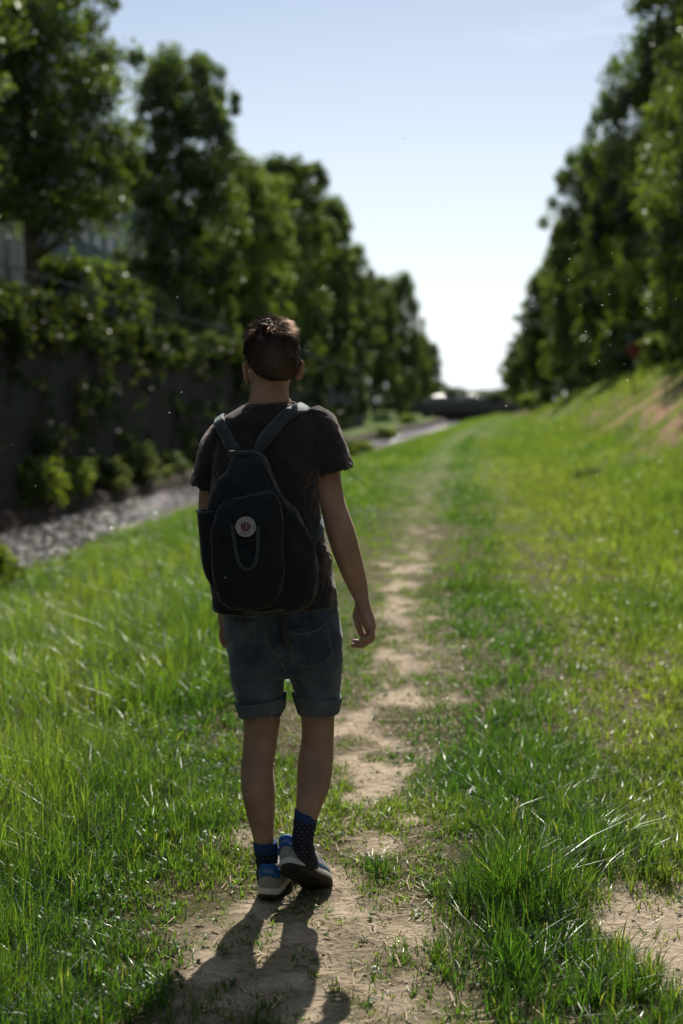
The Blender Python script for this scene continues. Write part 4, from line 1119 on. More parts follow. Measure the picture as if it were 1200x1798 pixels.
# ---- socks
sock_m, nt, out = new_mat('sock_pattern')
bs = nt.nodes.new('ShaderNodeBsdfPrincipled'); bs.inputs['Roughness'].default_value = .95
tc = nt.nodes.new('ShaderNodeTexCoord'); mp = nt.nodes.new('ShaderNodeMapping'); mp.inputs['Scale'].default_value = (62, 62, 95)
vo = nt.nodes.new('ShaderNodeTexBrick'); vo.inputs['Scale'].default_value = 1; vo.inputs['Brick Width'].default_value = 1.0; vo.inputs['Row Height'].default_value = 1.0; vo.inputs['Mortar Size'].default_value = .34; vo.inputs['Mortar Smooth'].default_value = .2
vo.inputs['Color1'].default_value = (.085, .105, .15, 1); vo.inputs['Color2'].default_value = (.02, .028, .05, 1); vo.inputs['Mortar'].default_value = (.008, .010, .022, 1)
sp = nt.nodes.new('ShaderNodeSeparateXYZ'); cb = nt.nodes.new('ShaderNodeCombineXYZ')
nt.links.new(tc.outputs['Object'], mp.inputs[0]); nt.links.new(mp.outputs[0], sp.inputs[0]); nt.links.new(sp.outputs['X'], cb.inputs['X']); nt.links.new(sp.outputs['Z'], cb.inputs['Y'])
nt.links.new(cb.outputs[0], vo.inputs['Vector']); nt.links.new(vo.outputs['Color'], bs.inputs['Base Color']); nt.links.new(bs.outputs['BSDF'], out.inputs['Surface'])
blue_m = pmat('blue_knit', (.010, .034, .12), (.014, .04, .14), 60, .9, .3, 300)
def sock(rings, band):
    b = MB(); b.loft(rings, 28, 4)
    me = b.mesh('sock', True, sock_m)
    f = fold(34, .0022, (.6, .6, 2.2))
    for v in me.vertices: v.co = v.co + v.normal * f(v.co, v.normal)
    s = attach('sock', me, person)
    b = MB(); b.loft(band, 28, 3)
    link('sock_cuff', settle(b.mesh('sock_cuff', True, blue_m)), s)
sock([hrg(1480, 446, 487, 4.372, .040), hrg(1495, 448, 488, 4.372, .038), hrg(1515, 450, 489, 4.374, .038), hrg(1535, 451, 494, 4.385, .042), hrg(1552, 454, 498, 4.40, .05)],
     [hrg(1477, 445.5, 487, 4.372, .0405), hrg(1480, 445, 488, 4.372, .0415), hrg(1490, 446, 489, 4.372, .0415), hrg(1495, 447, 489, 4.372, .040)])
sock([rg(519, 1424, 557, 1434, 4.345, .041), rg(516, 1445, 555, 1452, 4.338, .040), rg(514, 1465, 551, 1472, 4.335, .040), rg(514, 1485, 553, 1490, 4.335, .041), rg(516, 1502, 557, 1506, 4.345, .044), rg(522, 1515, 560, 1520, 4.36, .046)],
     [rg(519, 1418, 558, 1430, 4.346, .042), rg(518, 1421, 558.5, 1433, 4.346, .043), rg(517, 1431, 557, 1442, 4.342, .043), rg(516.5, 1436, 556, 1446, 4.342, .041)])

# ---- shoes
suede = pmat('grey_suede', (.30, .30, .285), (.23, .232, .22), 40, .9, .3, 300)
mid_m = pmat('midsole', (.62, .60, .56), (.48, .46, .43), 25, .7)
sole_m = pmat('black_rubber', (.015, .015, .016), (.05, .042, .035), 30, .8, .5, 120)
swo_m = pmat('shoe_blue', (.010, .11, .36), (.009, .09, .3), 30, .6, .2, 200)
lace_m = pmat('lace_white', (.7, .7, .68), None, 5, .8)
letter_m = pmat('letter_pale', (.24, .34, .46), None, 5, .6)
def text_mesh(body, size=1.0, align='CENTER'):
    cu = bpy.data.curves.new('t', 'FONT'); cu.body = body; cu.size = size; cu.align_x = align; cu.align_y = 'CENTER'; cu.resolution_u = 3
    o = bpy.data.objects.new('t', cu); COL.objects.link(o)
    dg = bpy.context.evaluated_depsgraph_get(); dg.update()
    me = bpy.data.meshes.new_from_object(o.evaluated_get(dg), depsgraph=dg); bpy.data.objects.remove(o)
    v = [x.co.copy() for x in me.vertices]; f = [tuple(p.vertices) for p in me.polygons]
    bpy.data.meshes.remove(me); return v, f
def shoe(pos, yaw, pitch, roll, side, label):
    """side = +1 when the outer side is local -y (right foot)"""
    M = Matrix.Translation(pos) @  Matrix.Rotation(R(90 - yaw), 4, 'Z') @ Matrix.Rotation(R(pitch), 4, 'Y') @ Matrix.Rotation(R(roll), 4, 'X') @ Matrix.Diagonal(Vector((1.04, 1.14, 1.03, 1)))
    def ring(z, x0, x1, w, e=2.5, cy=0, dz=0): return (Vector(((x0 + x1) / 2, cy, z)), Vector(((x1 - x0) / 2, 0, dz)), Vector((0, w, 0)), e)
    def foot(me, toe_up=.016):
        # footprint: waist at the arch, wide ball, toes bent inwards, toe spring
        for v in me.vertices:
            x = v.co.x / .285
            k = np.interp(x, [-.02, .12, .42, .70, .9, 1.02], [.92, .90, .80, 1.04, .98, .85])
            v.co.y = v.co.y * k + side * .010 * math.sin(max(0, x) * math.pi) * (-1) + side * .012 * max(0, x - .6) * 2
            v.co.z += toe_up * max(0, (x - .68) / .32) ** 2 + .006 * max(0, (.12 - x) / .12) ** 2
        return me
    b = MB(); b.loft([ring(.028, -.002, .283, .044), ring(.040, -.005, .281, .045), ring(.054, -.003, .268, .0425), ring(.066, .000, .236, .040), ring(.078, .003, .198, .037), ring(.089, .005, .168, .0345), ring(.098, .006, .140, .033), ring(.102, .010, .120, .030)], 48, 3)
    up = foot(b.mesh('shoe', True, suede))
    bvh = BVHTree.FromPolygons([v.co.copy() for v in up.vertices], [tuple(p.vertices) for p in up.polygons])
    b = MB(); b.loft([ring(.011, -.004, .284, .043, 2.6), ring(.013, -.006, .286, .0455, 2.6), ring(.020, -.006, .287, .0465, 2.6), ring(.029, -.004, .283, .0455, 2.6), ring(.031, .0, .28, .043, 2.6)], 48, 2)
    mid = foot(b.mesh('midsole', True, mid_m))
    b = MB(); b.loft([ring(.0, .006, .276, .040, 2.6), ring(.002, .0, .283, .0435, 2.6), ring(.011, -.004, .286, .046, 2.6), ring(.0135, -.003, .285, .045, 2.6)], 48, 2)
    for k in range(15):
        x = .014 + k * .018; b.box(x, x + .009, -.034, .034, -.004, .001, .001)
    sol = foot(b.mesh('sole', True, sole_m))
    def place(me): me.transform(M); return me
    # heel tab wrapped round the back
    def heel_pt(a, z, off):
        d = Vector((-math.cos(a), math.sin(a), 0)); o_ = Vector((.045, 0, z)) + d * .2
        loc, nr, i, ds = bvh.ray_cast(o_, -d)
        if loc is None: loc = Vector((.045, 0, z)) + d * .036
        return loc + d * off
    bm = bmesh.new(); G = []
    for i in range(25):
        a = -1.75 + 3.5 * i / 24; q = abs(a) / 1.75
        zt_ = .110 - .024 * sstep(.18, .6, q); zb_ = .070 + .006 * math.cos(a * 4) * (q < .7) - .004 * q + .022 * sstep(.75, 1, q)
        G.append([bm.verts.new(heel_pt(a, min(zb_ + (zt_ - zb_) * j / 5, .0985), .0022) + Vector((0, 0, max(0, zb_ + (zt_ - zb_) * j / 5 - .0985)))) for j in range(6)])
    for i in range(24):
        for j in range(5): bm.faces.new((G[i][j], G[i + 1][j], G[i + 1][j + 1], G[i][j + 1]))
    tab = bpy.data.meshes.new('heel_tab'); bm.to_mesh(tab); bm.free()
    tab = evaluated(tab, [('SOLIDIFY', dict(thickness=.004, offset=0)), ]); tab.materials.clear(); tab.materials.append(swo_m); tab.polygons.foreach_set('use_smooth', [True] * len(tab.polygons))
    tv, tf = text_mesh('NIKE', .0145)
    vs = [heel_pt(-v.x * 1.05 / .042, .0885 + v.y * .9, .0052) for v in tv]
    txt = bpy.data.meshes.new('lettering'); txt.from_pydata([v[:] for v in vs], [], tf); txt.materials.append(letter_m)
    # curved side stripe, both sides
    swooshes = []
    for sd2 in (-1, 1):
        bm = bmesh.new(); G = []
        for i in range(22):
            u = i / 21; x = .030 + .165 * u
            zc_up = .088 - .052 * u + .012 * math.sin(math.pi * u) * -1
            wdt = .005 + .017 * math.sin(math.pi * min(1, u * .62 + .0)) * (1 if u < .8 else 1 - (u - .8) * 2.5)
            row = []
            for j in range(4):
                z = max(.034, zc_up - wdt * j / 3)
                loc, nr, ii_, ds = bvh.ray_cast(Vector((x, sd2 * .2, z)), Vector((0, -sd2, 0)))
                if loc is None: loc = Vector((x, sd2 * .03, z))
                row.append(bm.verts.new(loc + Vector((0, sd2 * .0018, .0004))))
            G.append(row)
        for i in range(21):
            for j in range(3): bm.faces.new((G[i][j], G[i + 1][j], G[i + 1][j + 1], G[i][j + 1]))
        me = bpy.data.meshes.new('side_stripe'); bm.to_mesh(me); bm.free(); me.materials.append(swo_m); swooshes.append(me)
    lb = MB()
    for k in range(5):
        x = .128 + k * .019; P = []
        for j in range(9):
            y = -.022 + .044 * j / 8
            loc, nr, ii_, ds = bvh.ray_cast(Vector((x + (.008 if k % 2 else -.003) * j / 8, y, .3)), Vector((0, 0, -1)))
            P.append((loc if loc else Vector((x, y, .07))) + Vector((0, 0, .003)))
        lb.tube(P, .0026, 7)
    for sg in (-1, 1):
        P = []
        for j in range(15):
            a = j / 14 * 2 * math.pi
            P.append(Vector((.122 + .012 * math.sin(a) , sg * (.010 + .022 * (1 - math.cos(a))), .104 + .010 * math.sin(a * .5) + .008 * math.sin(a) - .018 * (1 - math.cos(a)) * .5)))
        lb.tube(P, .0024, 7)
        lb.tube([Vector((.122, sg * .008, .104)), Vector((.138, sg * .024, .100)), Vector((.15, sg * .040, .082)), Vector((.152, sg * .046, .066))], .0022, 7)
    b2 = MB(); b2.loft([(Vector((.118, 0, .092)), Vector((.006, 0, -.003)), Vector((0, .026, 0)), 2.5), (Vector((.124, 0, .112)), Vector((.005, 0, -.002)), Vector((0, .024, 0)), 2.5), (Vector((.128, 0, .122)), Vector((.003, 0, 0)), Vector((0, .016, 0)), 2.5)], 18, 3)
    s = attach('shoe', place(up), person, label)
    for nm, me in (('sole', sol), ('midsole', mid), ('heel_tab', tab), ('lettering', txt), ('side_stripe', swooshes[0]), ('side_stripe', swooshes[1]), ('laces', lb.mesh('laces', True, lace_m)), ('tongue', b2.mesh('tongue', True, swo_m))):
        link(nm, settle(place(me)), s)
    return s
hl = W(470, 1583, 4.312); hl.z = .006
shoe(hl, 14, 0, 0, -1, 'shoe planted on the ground')
hr_ = W(503, 1527, 4.275)
shoe(hr_, 30, 32, -24, 1, 'shoe with lifted heel showing the black sole')

# ---- hair
hair_m = pmat('hair', (.030, .017, .011), (.050, .028, .017), 30, .45, 0, spec=.5)
strand_m = leafmat('hair_strand', (.022, .013, .010), (.07, .043, .03), gloss=.2, grough=.4, attr=False, tw=.4, gcol=(.62, .46, .36))
def hair_r(d):
    """hair surface along unit direction d in head space"""
    x, y, z = d
    line = np.interp(y, [-1, -.62, -.30, .0, .35, .55, 1], [-.86, -.80, -.42, .0, .02, .42, .55]) + .05 * mnoise.noise(Vector(d) * 7)
    k = float(sstep(line - .10, line + .10, z))
    nz = mnoise.noise(Vector(d) * 4.2 + Vector((3, 3, 3))) * .05 + mnoise.noise(Vector(d) * 11) * .03
    r = np.array([.0865, .106, .0985 + .008 * max(0, z)]) * (1 + nz * (0.4 + max(0, z)))
    inner = np.array([.060, .075, .065])
    rr = inner * (1 - k) + r * k
    lowb = max(0, -z) * k * float(sstep(-.25, -.75, y))
    return Vector((x * rr[0] * (1 + .26 * lowb), y * rr[1] * (1 + .1 * lowb) - .010, z * rr[2] * (1 + .22 * lowb) + .026)), k
bm = bmesh.new(); bmesh.ops.create_uvsphere(bm, u_segments=96, v_segments=64, radius=1)
for v in bm.verts:
    p, k = hair_r(v.co.normalized()); v.co = HC + HR @ p
hme = bpy.data.meshes.new('hair'); bm.to_mesh(hme); bm.free(); hme.materials.append(hair_m)
for p in hme.polygons: p.use_smooth = True
hair = attach('hair', hme, person)
vs = []; fs = []
rs = random.Random(4)
cnt = 0
while cnt < 9500:
    d = Vector((rs.gauss(0, 1), rs.gauss(0, 1), rs.gauss(0, 1))).normalized()
    p, k = hair_r(d)
    if k < .55 and not (k > .2 and d.y < 0): continue
    top = max(0, d.z)
    L = (.008 + .022 * float(sstep(.15, .8, top))) * rs.uniform(.6, 1.25)
    # combed from the crown outwards and forwards, locks follow a noise field
    q = mnoise.noise_vector(d * 2.6) * .9
    fl = Vector((d.x * .5 + .35, d.y + .5 if top > .5 else d.y * .2, -.9 if top < .5 else -.25)) + q
    fl = (fl - d * fl.dot(d)).normalized()
    dirn = (fl * (1.0) + d * rs.uniform(.15, .75 if top > .5 else .4) + Vector((rs.gauss(0, .18),) * 3)).normalized()
    side = dirn.cross(d).normalized() * rs.uniform(.0005, .0010)
    a = p * .985 + Vector((0, -.0, 0)); m = a + dirn * L * .55 + d * .002; e = m + (dirn * .8 - d * .35 * (1 if top < .5 else .3)).normalized() * L * .5
    i = len(vs)
    for w_ in (a - side, a + side, m + side * .8, m - side * .8, e): vs.append((HC + HR @ w_)[:])
    fs.append((i, i + 1, i + 2, i + 3)); fs.append((i + 3, i + 2, i + 4)); cnt += 1
stm = bpy.data.meshes.new('hair_strands'); stm.from_pydata(vs, [], fs); stm.materials.append(strand_m)
link('hair_strands', settle(stm), hair)
# stubble beard along the jaw
bvs = []; bfs = []
bb_ = BVHTree.FromPolygons([v.co + BASE for v in body_me.vertices], [tuple(p.vertices) for p in body_me.polygons])
for k in range(2600):
    az = rs.uniform(-1.9, 1.9); z = rs.uniform(-.115, -.055)
    d = HR @ Vector((math.sin(az), math.cos(az), 0)); o_ = hp(0, .02, z) + d * .2
    loc, nr, i_, ds = bb_.ray_cast(o_, -d)
    if loc is None or (loc - hp(0, .02, z)).length > .12: continue
    e = loc + (nr * .6 + Vector((rs.gauss(0, .3), rs.gauss(0, .3), -.7))) * .006
    s_ = Vector((-d.y, d.x, 0)) * .0005; i = len(bvs)
    bvs += [(loc - s_)[:], (loc + s_)[:], e[:]]; bfs.append((i, i + 1, i + 2))
bdm = bpy.data.meshes.new('beard'); bdm.from_pydata(bvs, [], bfs); bdm.materials.append(strand_m)
attach('beard', bdm, person)
# eyes
for sx in (-1, 1):
    b = MB(); b.ell(hp(sx * .031, .0895, -.006), (.010, .0085, .0062), HR, 16, 10)
    attach('eye', b.mesh('eye', True, pmat('eye_white', (.7, .68, .65), None, 5, .2)), person)

# ================================================================== BACKPACK
pack_m = pmat('pack_canvas', (.009, .013, .018), (.006, .009, .013), 9, .8, .35, 260, spec=.25, sheen=.25)
web_m = pmat('pack_webbing', (.008, .016, .021), (.006, .012, .016), 40, .55, .4, 400, spec=.6, sheen=1.0, stint=(.7, .92, 1))
tab_m = pmat('tab_webbing', (.010, .016, .021), (.008, .013, .018), 40, .8, .3, 400, spec=.25)
trim_m = pmat('pack_trim', (.05, .04, .028), None, 20, .7)
BASE_P = W(455, 1070, 4.2)
YP = 4.205
b = MB()
b.loft([hrg(797, 420, 450, 4.24, .030), hrg(803, 408, 462, 4.235, .042), hrg(815, 400, 471, 4.225, .055), hrg(835, 389, 482, 4.218, .066), hrg(858, 374, 496, 4.212, .074), hrg(885, 366, 511, YP, .080, 2.6), hrg(915, 364, 530, YP, .084, 2.8), hrg(945, 363, 547, YP, .086, 2.9), hrg(975, 363, 555, YP, .088, 3), hrg(1005, 366, 556, YP, .089, 3), hrg(1030, 372, 555, YP, .089, 3), rg(377, 1056, 550, 1046, YP, .088, 3), rg(380, 1070, 540, 1062, YP, .082, 3), rg(392, 1077, 515, 1072, YP, .066, 2.6)], 64, 3)
p1 = fold(8, .006, (1, 1, .8), Vector((2, 8, 3))); p2 = fold(22, .0022, (1, 1, 1), Vector((1, 4, 4)))
pack_me = remesh(b, 'main_bag', .0045, 3, pack_m, lambda c, n: p1(c, n) + p2(c, n))
pk_bvh = BVHTree.FromPolygons([v.co.copy() for v in pack_me.vertices], [tuple(p.vertices) for p in pack_me.polygons])
pack = empty('backpack', BASE_P)
tag(pack, 'dark navy canvas backpack worn on the walking man\'s back', 'backpack')
def pattach(name, me, parent=None, label=None):
    me.transform(Matrix.Translation(-BASE_P)); me.update()
    o = link(name, me, parent or pack)
    if label: o['label'] = label
    return o
# front pocket: a padded panel with rounded top
b = MB()
YF = 4.125
b.loft([rg(398, 878, 470, 864, YF, .012, 2.2), rg(389, 884, 483, 868, YF, .026, 2.4), rg(381, 900, 491, 884, YF, .034, 2.6), rg(374, 930, 497, 920, YF, .040, 2.8), rg(372, 965, 499, 960, YF - .002, .045, 2.8), rg(373, 1000, 500, 998, YF - .004, .048, 2.8), rg(379, 1030, 497, 1028, YF - .002, .047, 2.8), rg(388, 1055, 488, 1052, YF + .002, .042, 2.6), rg(400, 1068, 476, 1065, YF + .008, .030, 2.4)], 52, 3)
fp_me = remesh(b, 'front_pocket', .0045, 3, pack_m, lambda c, n: p1(c, n) * .7 + p2(c, n))
bm = bmesh.new(); bm.from_mesh(pack_me); bm.from_mesh(fp_me); tmp = bpy.data.meshes.new('tmp'); bm.to_mesh(tmp); bm.free()
al_bvh = BVHTree.FromPolygons([v.co.copy() for v in tmp.vertices], [tuple(p.vertices) for p in tmp.polygons]); bpy.data.meshes.remove(tmp)
# piping, zip lines and straps on it
zp = cord(al_bvh, [(385, 905), (386, 888), (398, 880), (430, 876), (465, 869), (482, 872), (491, 890), (495, 930), (498, 980), (495, 1025)], .0022, .001)
cord(al_bvh, [(385, 905), (377, 930), (374, 965), (376, 1005), (386, 1040), (400, 1062)], .0022, .001, mb=zp)
cord(al_bvh, [(410, 806), (402, 840), (392, 865), (384, 885)], .0025, .001, mb=zp)
cord(al_bvh, [(452, 803), (470, 832), (482, 858), (500, 890), (530, 930), (545, 960)], .0022, .001, mb=zp)
cord(al_bvh, [(500, 985), (522, 1012), (535, 1032)], .0018, .001, mb=zp)
loop = cord(al_bvh, [(409, 922), (411, 945), (415, 972), (424, 993), (434, 999), (445, 995), (452, 975), (453, 945), (452, 925)], .0042, .004)
loop_me = loop.mesh('webbing_loop', True, web_m)
tabs = []
for rows in ([(391, 914, 408, 911), (391, 930, 410, 927), (393, 947, 411, 945)], [(452, 906, 463, 899), (453, 925, 466, 915), (455, 938, 468, 932)], [(421, 948, 446, 946), (422, 955, 446, 953)], [(422, 965, 446, 963), (423, 972, 446, 970)], [(424, 980, 446, 978), (425, 987, 445, 985)], [(528, 1019, 541, 1014), (530, 1032, 543, 1028)]):
    tabs.append(mk(strip(al_bvh, rows, .001, .002, 5), tab_m))
slits = MB()
seamr = strip(al_bvh, [(428, 1072, 428, 1078), (460, 1073, 460, 1079), (500, 1067, 500, 1073)], .001, .002, 3)
pattach('main_bag', pack_me); fpo = pattach('front_pocket', fp_me)
pattach('zip', zp.mesh('zip', True, pack_m)); pattach('webbing_loop', loop_me, fpo)
for t_ in tabs: pattach('webbing_tab', t_, fpo)
pattach('bottom_trim', mk(seamr, trim_m))
# side pocket with open top
b = MB()
b.loft([hrg(897, 347, 382, 4.19, .050, 2.4), hrg(915, 348, 384, 4.19, .055, 2.5), hrg(945, 351, 386, 4.19, .060, 2.6), hrg(985, 355, 388, 4.19, .062, 2.6), hrg(1008, 361, 390, 4.19, .060, 2.5), hrg(1028, 372, 392, 4.19, .05, 2.3)], 30, 3, False)
me = evaluated(b.mesh('side_pocket', True, pack_m), [('SOLIDIFY', dict(thickness=.006, offset=-1.0))]); me.materials.clear(); me.materials.append(pack_m)
sp_ = pattach('side_pocket', me)
b = MB(); P = [((W(347, 898, 4.19) + W(382, 898, 4.19)) / 2) + Vector((math.cos(a) * .031, math.sin(a) * .050, 0)) for a in [2 * math.pi * k / 24 for k in range(25)]]
b.tube(P, .0035, 8, False); pattach('hem', b.mesh('hem', True, web_m), sp_)
# carrying handle at the top
b = MB(); b.tube([W(413, 806, 4.21), W(416, 799, 4.205), W(425, 795, 4.20), W(440, 793, 4.20), W(452, 797, 4.205), W(461, 806, 4.21), W(464, 816, 4.205)], .0058, 10)
pattach('handle', b.mesh('handle', True, web_m))
# shoulder straps: seen over the back of the shirt, then over the shoulder, down the chest and back to the bag
def wrap(pts, width, off, th=.006):
    P = np.array([list(p) for p in pts]); Q = []
    for i in range(len(P) - 1):
        p0 = P[max(i - 1, 0)]; p1 = P[i]; p2 = P[i + 1]; p3 = P[min(i + 2, len(P) - 1)]
        for k in range(7):
            t = k / 7; Q.append(Vector(.5 * ((2 * p1) + (-p0 + p2) * t + (2 * p0 - 5 * p1 + 4 * p2 - p3) * t * t + (-p0 + 3 * p1 - 3 * p2 + p3) * t ** 3)))
    Q.append(Vector(P[-1]))
    S = []; Nn = []
    for q in Q:
        loc, nr, i, d = shirt_bvh.find_nearest(q)
        nr = nr if (q - loc).dot(nr) > -1 else nr
        Nn.append(nr.copy()); far = (q - loc).length
        S.append(loc + nr * off if far < .06 else q)
    for _ in range(3):
        Nn = [(Nn[max(i - 1, 0)] + Nn[i] * 2 + Nn[min(i + 1, len(Nn) - 1)]).normalized() for i in range(len(Nn))]
        S = [S[0]] + [(S[i - 1] + S[i] * 2 + S[i + 1]) / 4 for i in range(1, len(S) - 1)] + [S[-1]]
    bm = bmesh.new(); G = []
    for i, s in enumerate(S):
        t = (S[min(i + 1, len(S) - 1)] - S[max(i - 1, 0)]).normalized(); sd_ = t.cross(Nn[i]).normalized()
        w = (width[0] + (width[1] - width[0]) * min(1, i / 14)) / 2
        n_ = Nn[i]
        G.append([bm.verts.new(s + sd_ * a * w + n_ * h) for a, h in ((-1, 0), (-.85, th), (0, th * 1.25), (.85, th), (1, 0), (0, -.003))])
    for i in range(len(G) - 1):
        for k in range(6): bm.faces.new((G[i][k], G[i][(k + 1) % 6], G[i + 1][(k + 1) % 6], G[i + 1][k]))
    bm.faces.new(G[0]); bm.faces.new(G[-1][::-1])
    bmesh.ops.recalc_face_normals(bm, faces=bm.faces)
    me = bpy.data.meshes.new('shoulder_strap'); bm.to_mesh(me); bm.free()
    me = evaluated(me, [('SUBSURF', dict(levels=1))]); me.materials.clear(); me.materials.append(web_m)
    me.polygons.foreach_set('use_smooth', [True] * len(me.polygons)); return me
def rp_(px, py): return ray(shirt_bvh, px, py)[0]
def over(xw, dx, sidept, lowpt):
    L = []
    for k, Y in enumerate((4.335, 4.37, 4.41, 4.45)):
        h = shirt_bvh.ray_cast(Vector((xw + dx * k * .25, Y, 2.2)), Vector((0, 0, -1)))[0]
        if h: L.append(h)
    for k, z in enumerate((1.42, 1.32, 1.22, 1.14)):
        h = shirt_bvh.ray_cast(Vector((xw + dx * (1 + k * .5), 5.0, z)), Vector((0, -1, 0)))[0]
        if h: L.append(h)
    return L + [sidept + Vector((0, .13, .02)), sidept, lowpt]
right = [W(451, 798, 4.235), W(456, 786, 4.262)] + [rp_(*p) for p in ((466, 772), (480, 755), (496, 738), (512, 725))] + over(W(530, 716, 4.35).x, .012, W(562, 915, 4.40), W(551, 956, 4.27))
pattach('shoulder_strap', wrap(right, (.027, .045), .003))
left = [W(414, 804, 4.235), W(411, 792, 4.262)] + [rp_(*p) for p in ((405, 778), (399, 765), (393, 756))] + over(W(388, 745, 4.35).x, -.010, W(370, 945, 4.40), W(374, 975, 4.25))
pattach('shoulder_strap', wrap(left, (.027, .042), .003))
# buckles
for (x0_, y0_, x1_, y1_) in ((403, 792, 419, 802),):
    b = MB(); A = W((x0_ + x1_) / 2, (y0_ + y1_) / 2, 4.205); b.box(A.x - .016, A.x + .016, A.y - .008, A.y + .004, A.z - .010, A.z + .010, .003)
    pattach('buckle', b.mesh('buckle', True, web_m))
# loose strap ends hanging on the shorts
t1 = strip(sh_bvh, [(487, 1070, 503, 1070), (490, 1090, 505, 1090), (494, 1110, 509, 1109), (497, 1128, 512, 1127), (499, 1138, 513, 1136)], .006, .002, 4)
pattach('loose_strap', mk(t1, web_m))
t2 = strip(sh_bvh, [(420, 1072, 433, 1072), (420, 1084, 433, 1084), (421, 1097, 433, 1097)], .006, .002, 4)
pattach('loose_strap', mk(t2, web_m))
# round badge with ring lettering and curled animal emblem
cx_, cy_, rpx = 432.0, 925.0, 18.0
loc, nr, ok = ray(al_bvh, cx_, cy_)
samples = [ray(al_bvh, cx_ + 14 * math.cos(a), cy_ + 14 * math.sin(a))[0] for a in (0, 1.57, 3.14, 4.71)]
Xb = (samples[0] - samples[2]).normalized(); Zb = (samples[3] - samples[1]).normalized(); Nb = Xb.cross(Zb).normalized()
if Nb.y > 0: Nb = -Nb
Zb = (Zb - Xb * Zb.dot(Xb)).normalized()
cb_ = sum(samples, Vector()) / 4 + Nb * .006
rad = rpx / FPX * 4.08
badge_w = pmat('badge_white', (.38, .39, .39), (.30, .31, .31), 60, .7)
badge_r = pmat('badge_red', (.12, .04, .075), None, 5, .7)
def bpt(x, y, h): return cb_ + Xb * (x * rad) + Zb * (y * rad) + Nb * h
bm = bmesh.new()
lo_ = [bm.verts.new(bpt(math.cos(a), math.sin(a), -.004)) for a in [2 * math.pi * k / 40 for k in range(40)]]
hi_ = [bm.verts.new(bpt(math.cos(a) * .98, math.sin(a) * .98, .0015)) for a in [2 * math.pi * k / 40 for k in range(40)]]
for k in range(40): bm.faces.new((lo_[k], lo_[(k + 1) % 40], hi_[(k + 1) % 40], hi_[k]))
bm.faces.new(hi_); bm.faces.new(lo_[::-1]); bmesh.ops.recalc_face_normals(bm, faces=bm.faces)
me = bpy.data.meshes.new('badge'); bm.to_mesh(me); bm.free(); me.materials.append(badge_w)
badge = pattach('badge', me, fpo)
lv = []; lf = []
def ringtext(s, a0, a1, up):
    for i, ch in enumerate(s):
        if ch == ' ': continue
        tv, tf = text_mesh(ch, .36)
        a = R(a0 + (a1 - a0) * i / (len(s) - 1))
        rr = .74
        o_ = len(lv)
        for v in tv:
            x, y = v.x, v.y
            if up: X = math.cos(a) * (rr + y) + math.sin(a) * x; Y = math.sin(a) * (rr + y) - math.cos(a) * x
            else: X = math.cos(a) * (rr - y) - math.sin(a) * x; Y = math.sin(a) * (rr - y) + math.cos(a) * x
            lv.append(bpt(X, Y, .0024)[:])
        lf.extend(tuple(k + o_ for k in f) for f in tf)
ringtext('FJÄLLRÄVEN', 196, -12, True)
ringtext('KÅNKEN', 234, 320, False)
me = bpy.data.meshes.new('badge_lettering'); me.from_pydata(lv, [], lf); me.materials.append(pmat('badge_letters', (.05, .02, .035), None, 5, .7))
pattach('badge_lettering', me, badge) if False else None
me.transform(Matrix.Translation(-BASE_P)); o = link('badge_lettering', me, fpo)
ev = []; 
outl = []
for k in range(36):   # curled body: a disc with a bite and a pointed nose
    a = R(100 - k * 8.4); outl.append((.50 * math.cos(a) + .02, .48 * math.sin(a)))
outl += [(-.28, .02), (-.46, .12), (-.50, .26), (-.42, .40), (-.22, .34), (-.10, .46)]
inner = [(-.06, .30), (.05, .22), (.12, .05), (.06, -.14), (-.10, -.26)]
bm = bmesh.new(); f = bm.faces.new([bm.verts.new(bpt(x, y, .0022)) for x, y in outl]); bmesh.ops.triangulate(bm, faces=bm.faces)
me = bpy.data.meshes.new('badge_emblem'); bm.to_mesh(me); bm.free(); me.materials.append(badge_r)
me.transform(Matrix.Translation(-BASE_P)); link('badge_emblem', me, fpo)
bm = bmesh.new(); pp = [bm.verts.new(bpt(x, y, .0026)) for x, y in inner]; qq = [bm.verts.new(bpt(x + .05, y + .02, .0026)) for x, y in inner]
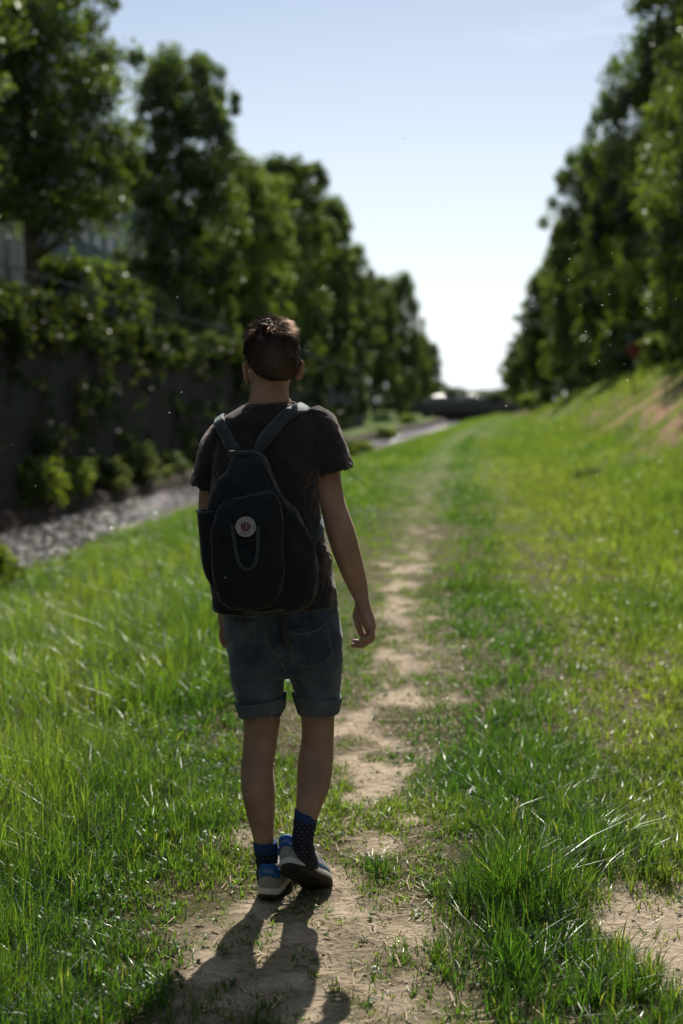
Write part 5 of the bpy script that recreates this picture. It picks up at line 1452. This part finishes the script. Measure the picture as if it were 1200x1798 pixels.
for k in range(4): bm.faces.new((pp[k], qq[k], qq[k + 1], pp[k + 1]))
me = bpy.data.meshes.new('badge_line'); bm.to_mesh(me); bm.free(); me.materials.append(badge_w)
me.transform(Matrix.Translation(-BASE_P)); link('badge_line', me, fpo)

# ---- midges in the air
midge_m = leafmat('midge_wing', (.8, .8, .75), (.9, .9, .85), gloss=.2, attr=False)
mv = [(-.0022, 0, 0), (0, .0007, .0003), (.0022, 0, 0), (0, -.0007, .0003), (-.0018, .0016, .0016), (.0004, .0020, .0020), (-.0018, -.0016, .0016), (.0004, -.0020, .0020), (0, 0, .0010)]
mme = bpy.data.meshes.new('midge'); mme.from_pydata(mv, [], [(0, 1, 8), (1, 2, 8), (2, 3, 8), (3, 0, 8), (0, 1, 2, 3), (8, 4, 5), (8, 6, 7)]); mme.materials.append(midge_m)
MP = [(1010, 427), (1075, 445), (1000, 455), (998, 491), (1071, 517), (1128, 517), (1187, 525), (1019, 535), (1057, 535), (936, 538), (1136, 541), (1160, 541), (937, 560), (923, 576), (901, 594), (1029, 582), (1037, 598), (1071, 606), (1052, 634), (1046, 638), (1096, 640), (1102, 668), (1041, 700), (889, 713), (1141, 706), (1067, 783), (995, 786), (1126, 817), (1048, 834), (777, 858), (312, 521), (320, 688), (298, 725), (22, 782), (62, 853), (396, 1014), (735, 1010), (708, 243), (776, 773), (1165, 868), (350, 880), (845, 860)]
m0 = None
for i, (px, py) in enumerate(MP):
    if (px, py) == (396, 1014): Y = 3.95
    elif 330 < px < 560: continue
    else: Y = 4.3 + 0.35 * math.sin(i * 2.3)
    o = bpy.data.objects.new('midge', mme); COL.objects.link(o)
    o.location = W(px, py, Y); o.rotation_euler = (random.uniform(0, 6), random.uniform(0, 6), random.uniform(0, 6)); s = random.uniform(.8, 1.5); o.scale = (s, s, s)
    where = 'against the dark trees of the right row' if px > 880 and py < 660 else 'above the sunlit right slope' if px > 840 else 'against the pale sky or path' if px > 600 else 'against the dark wall left of the man'
    tag(o, 'tiny pale midge drifting in the air ' + where, 'insect', 'midges drifting ' + where)
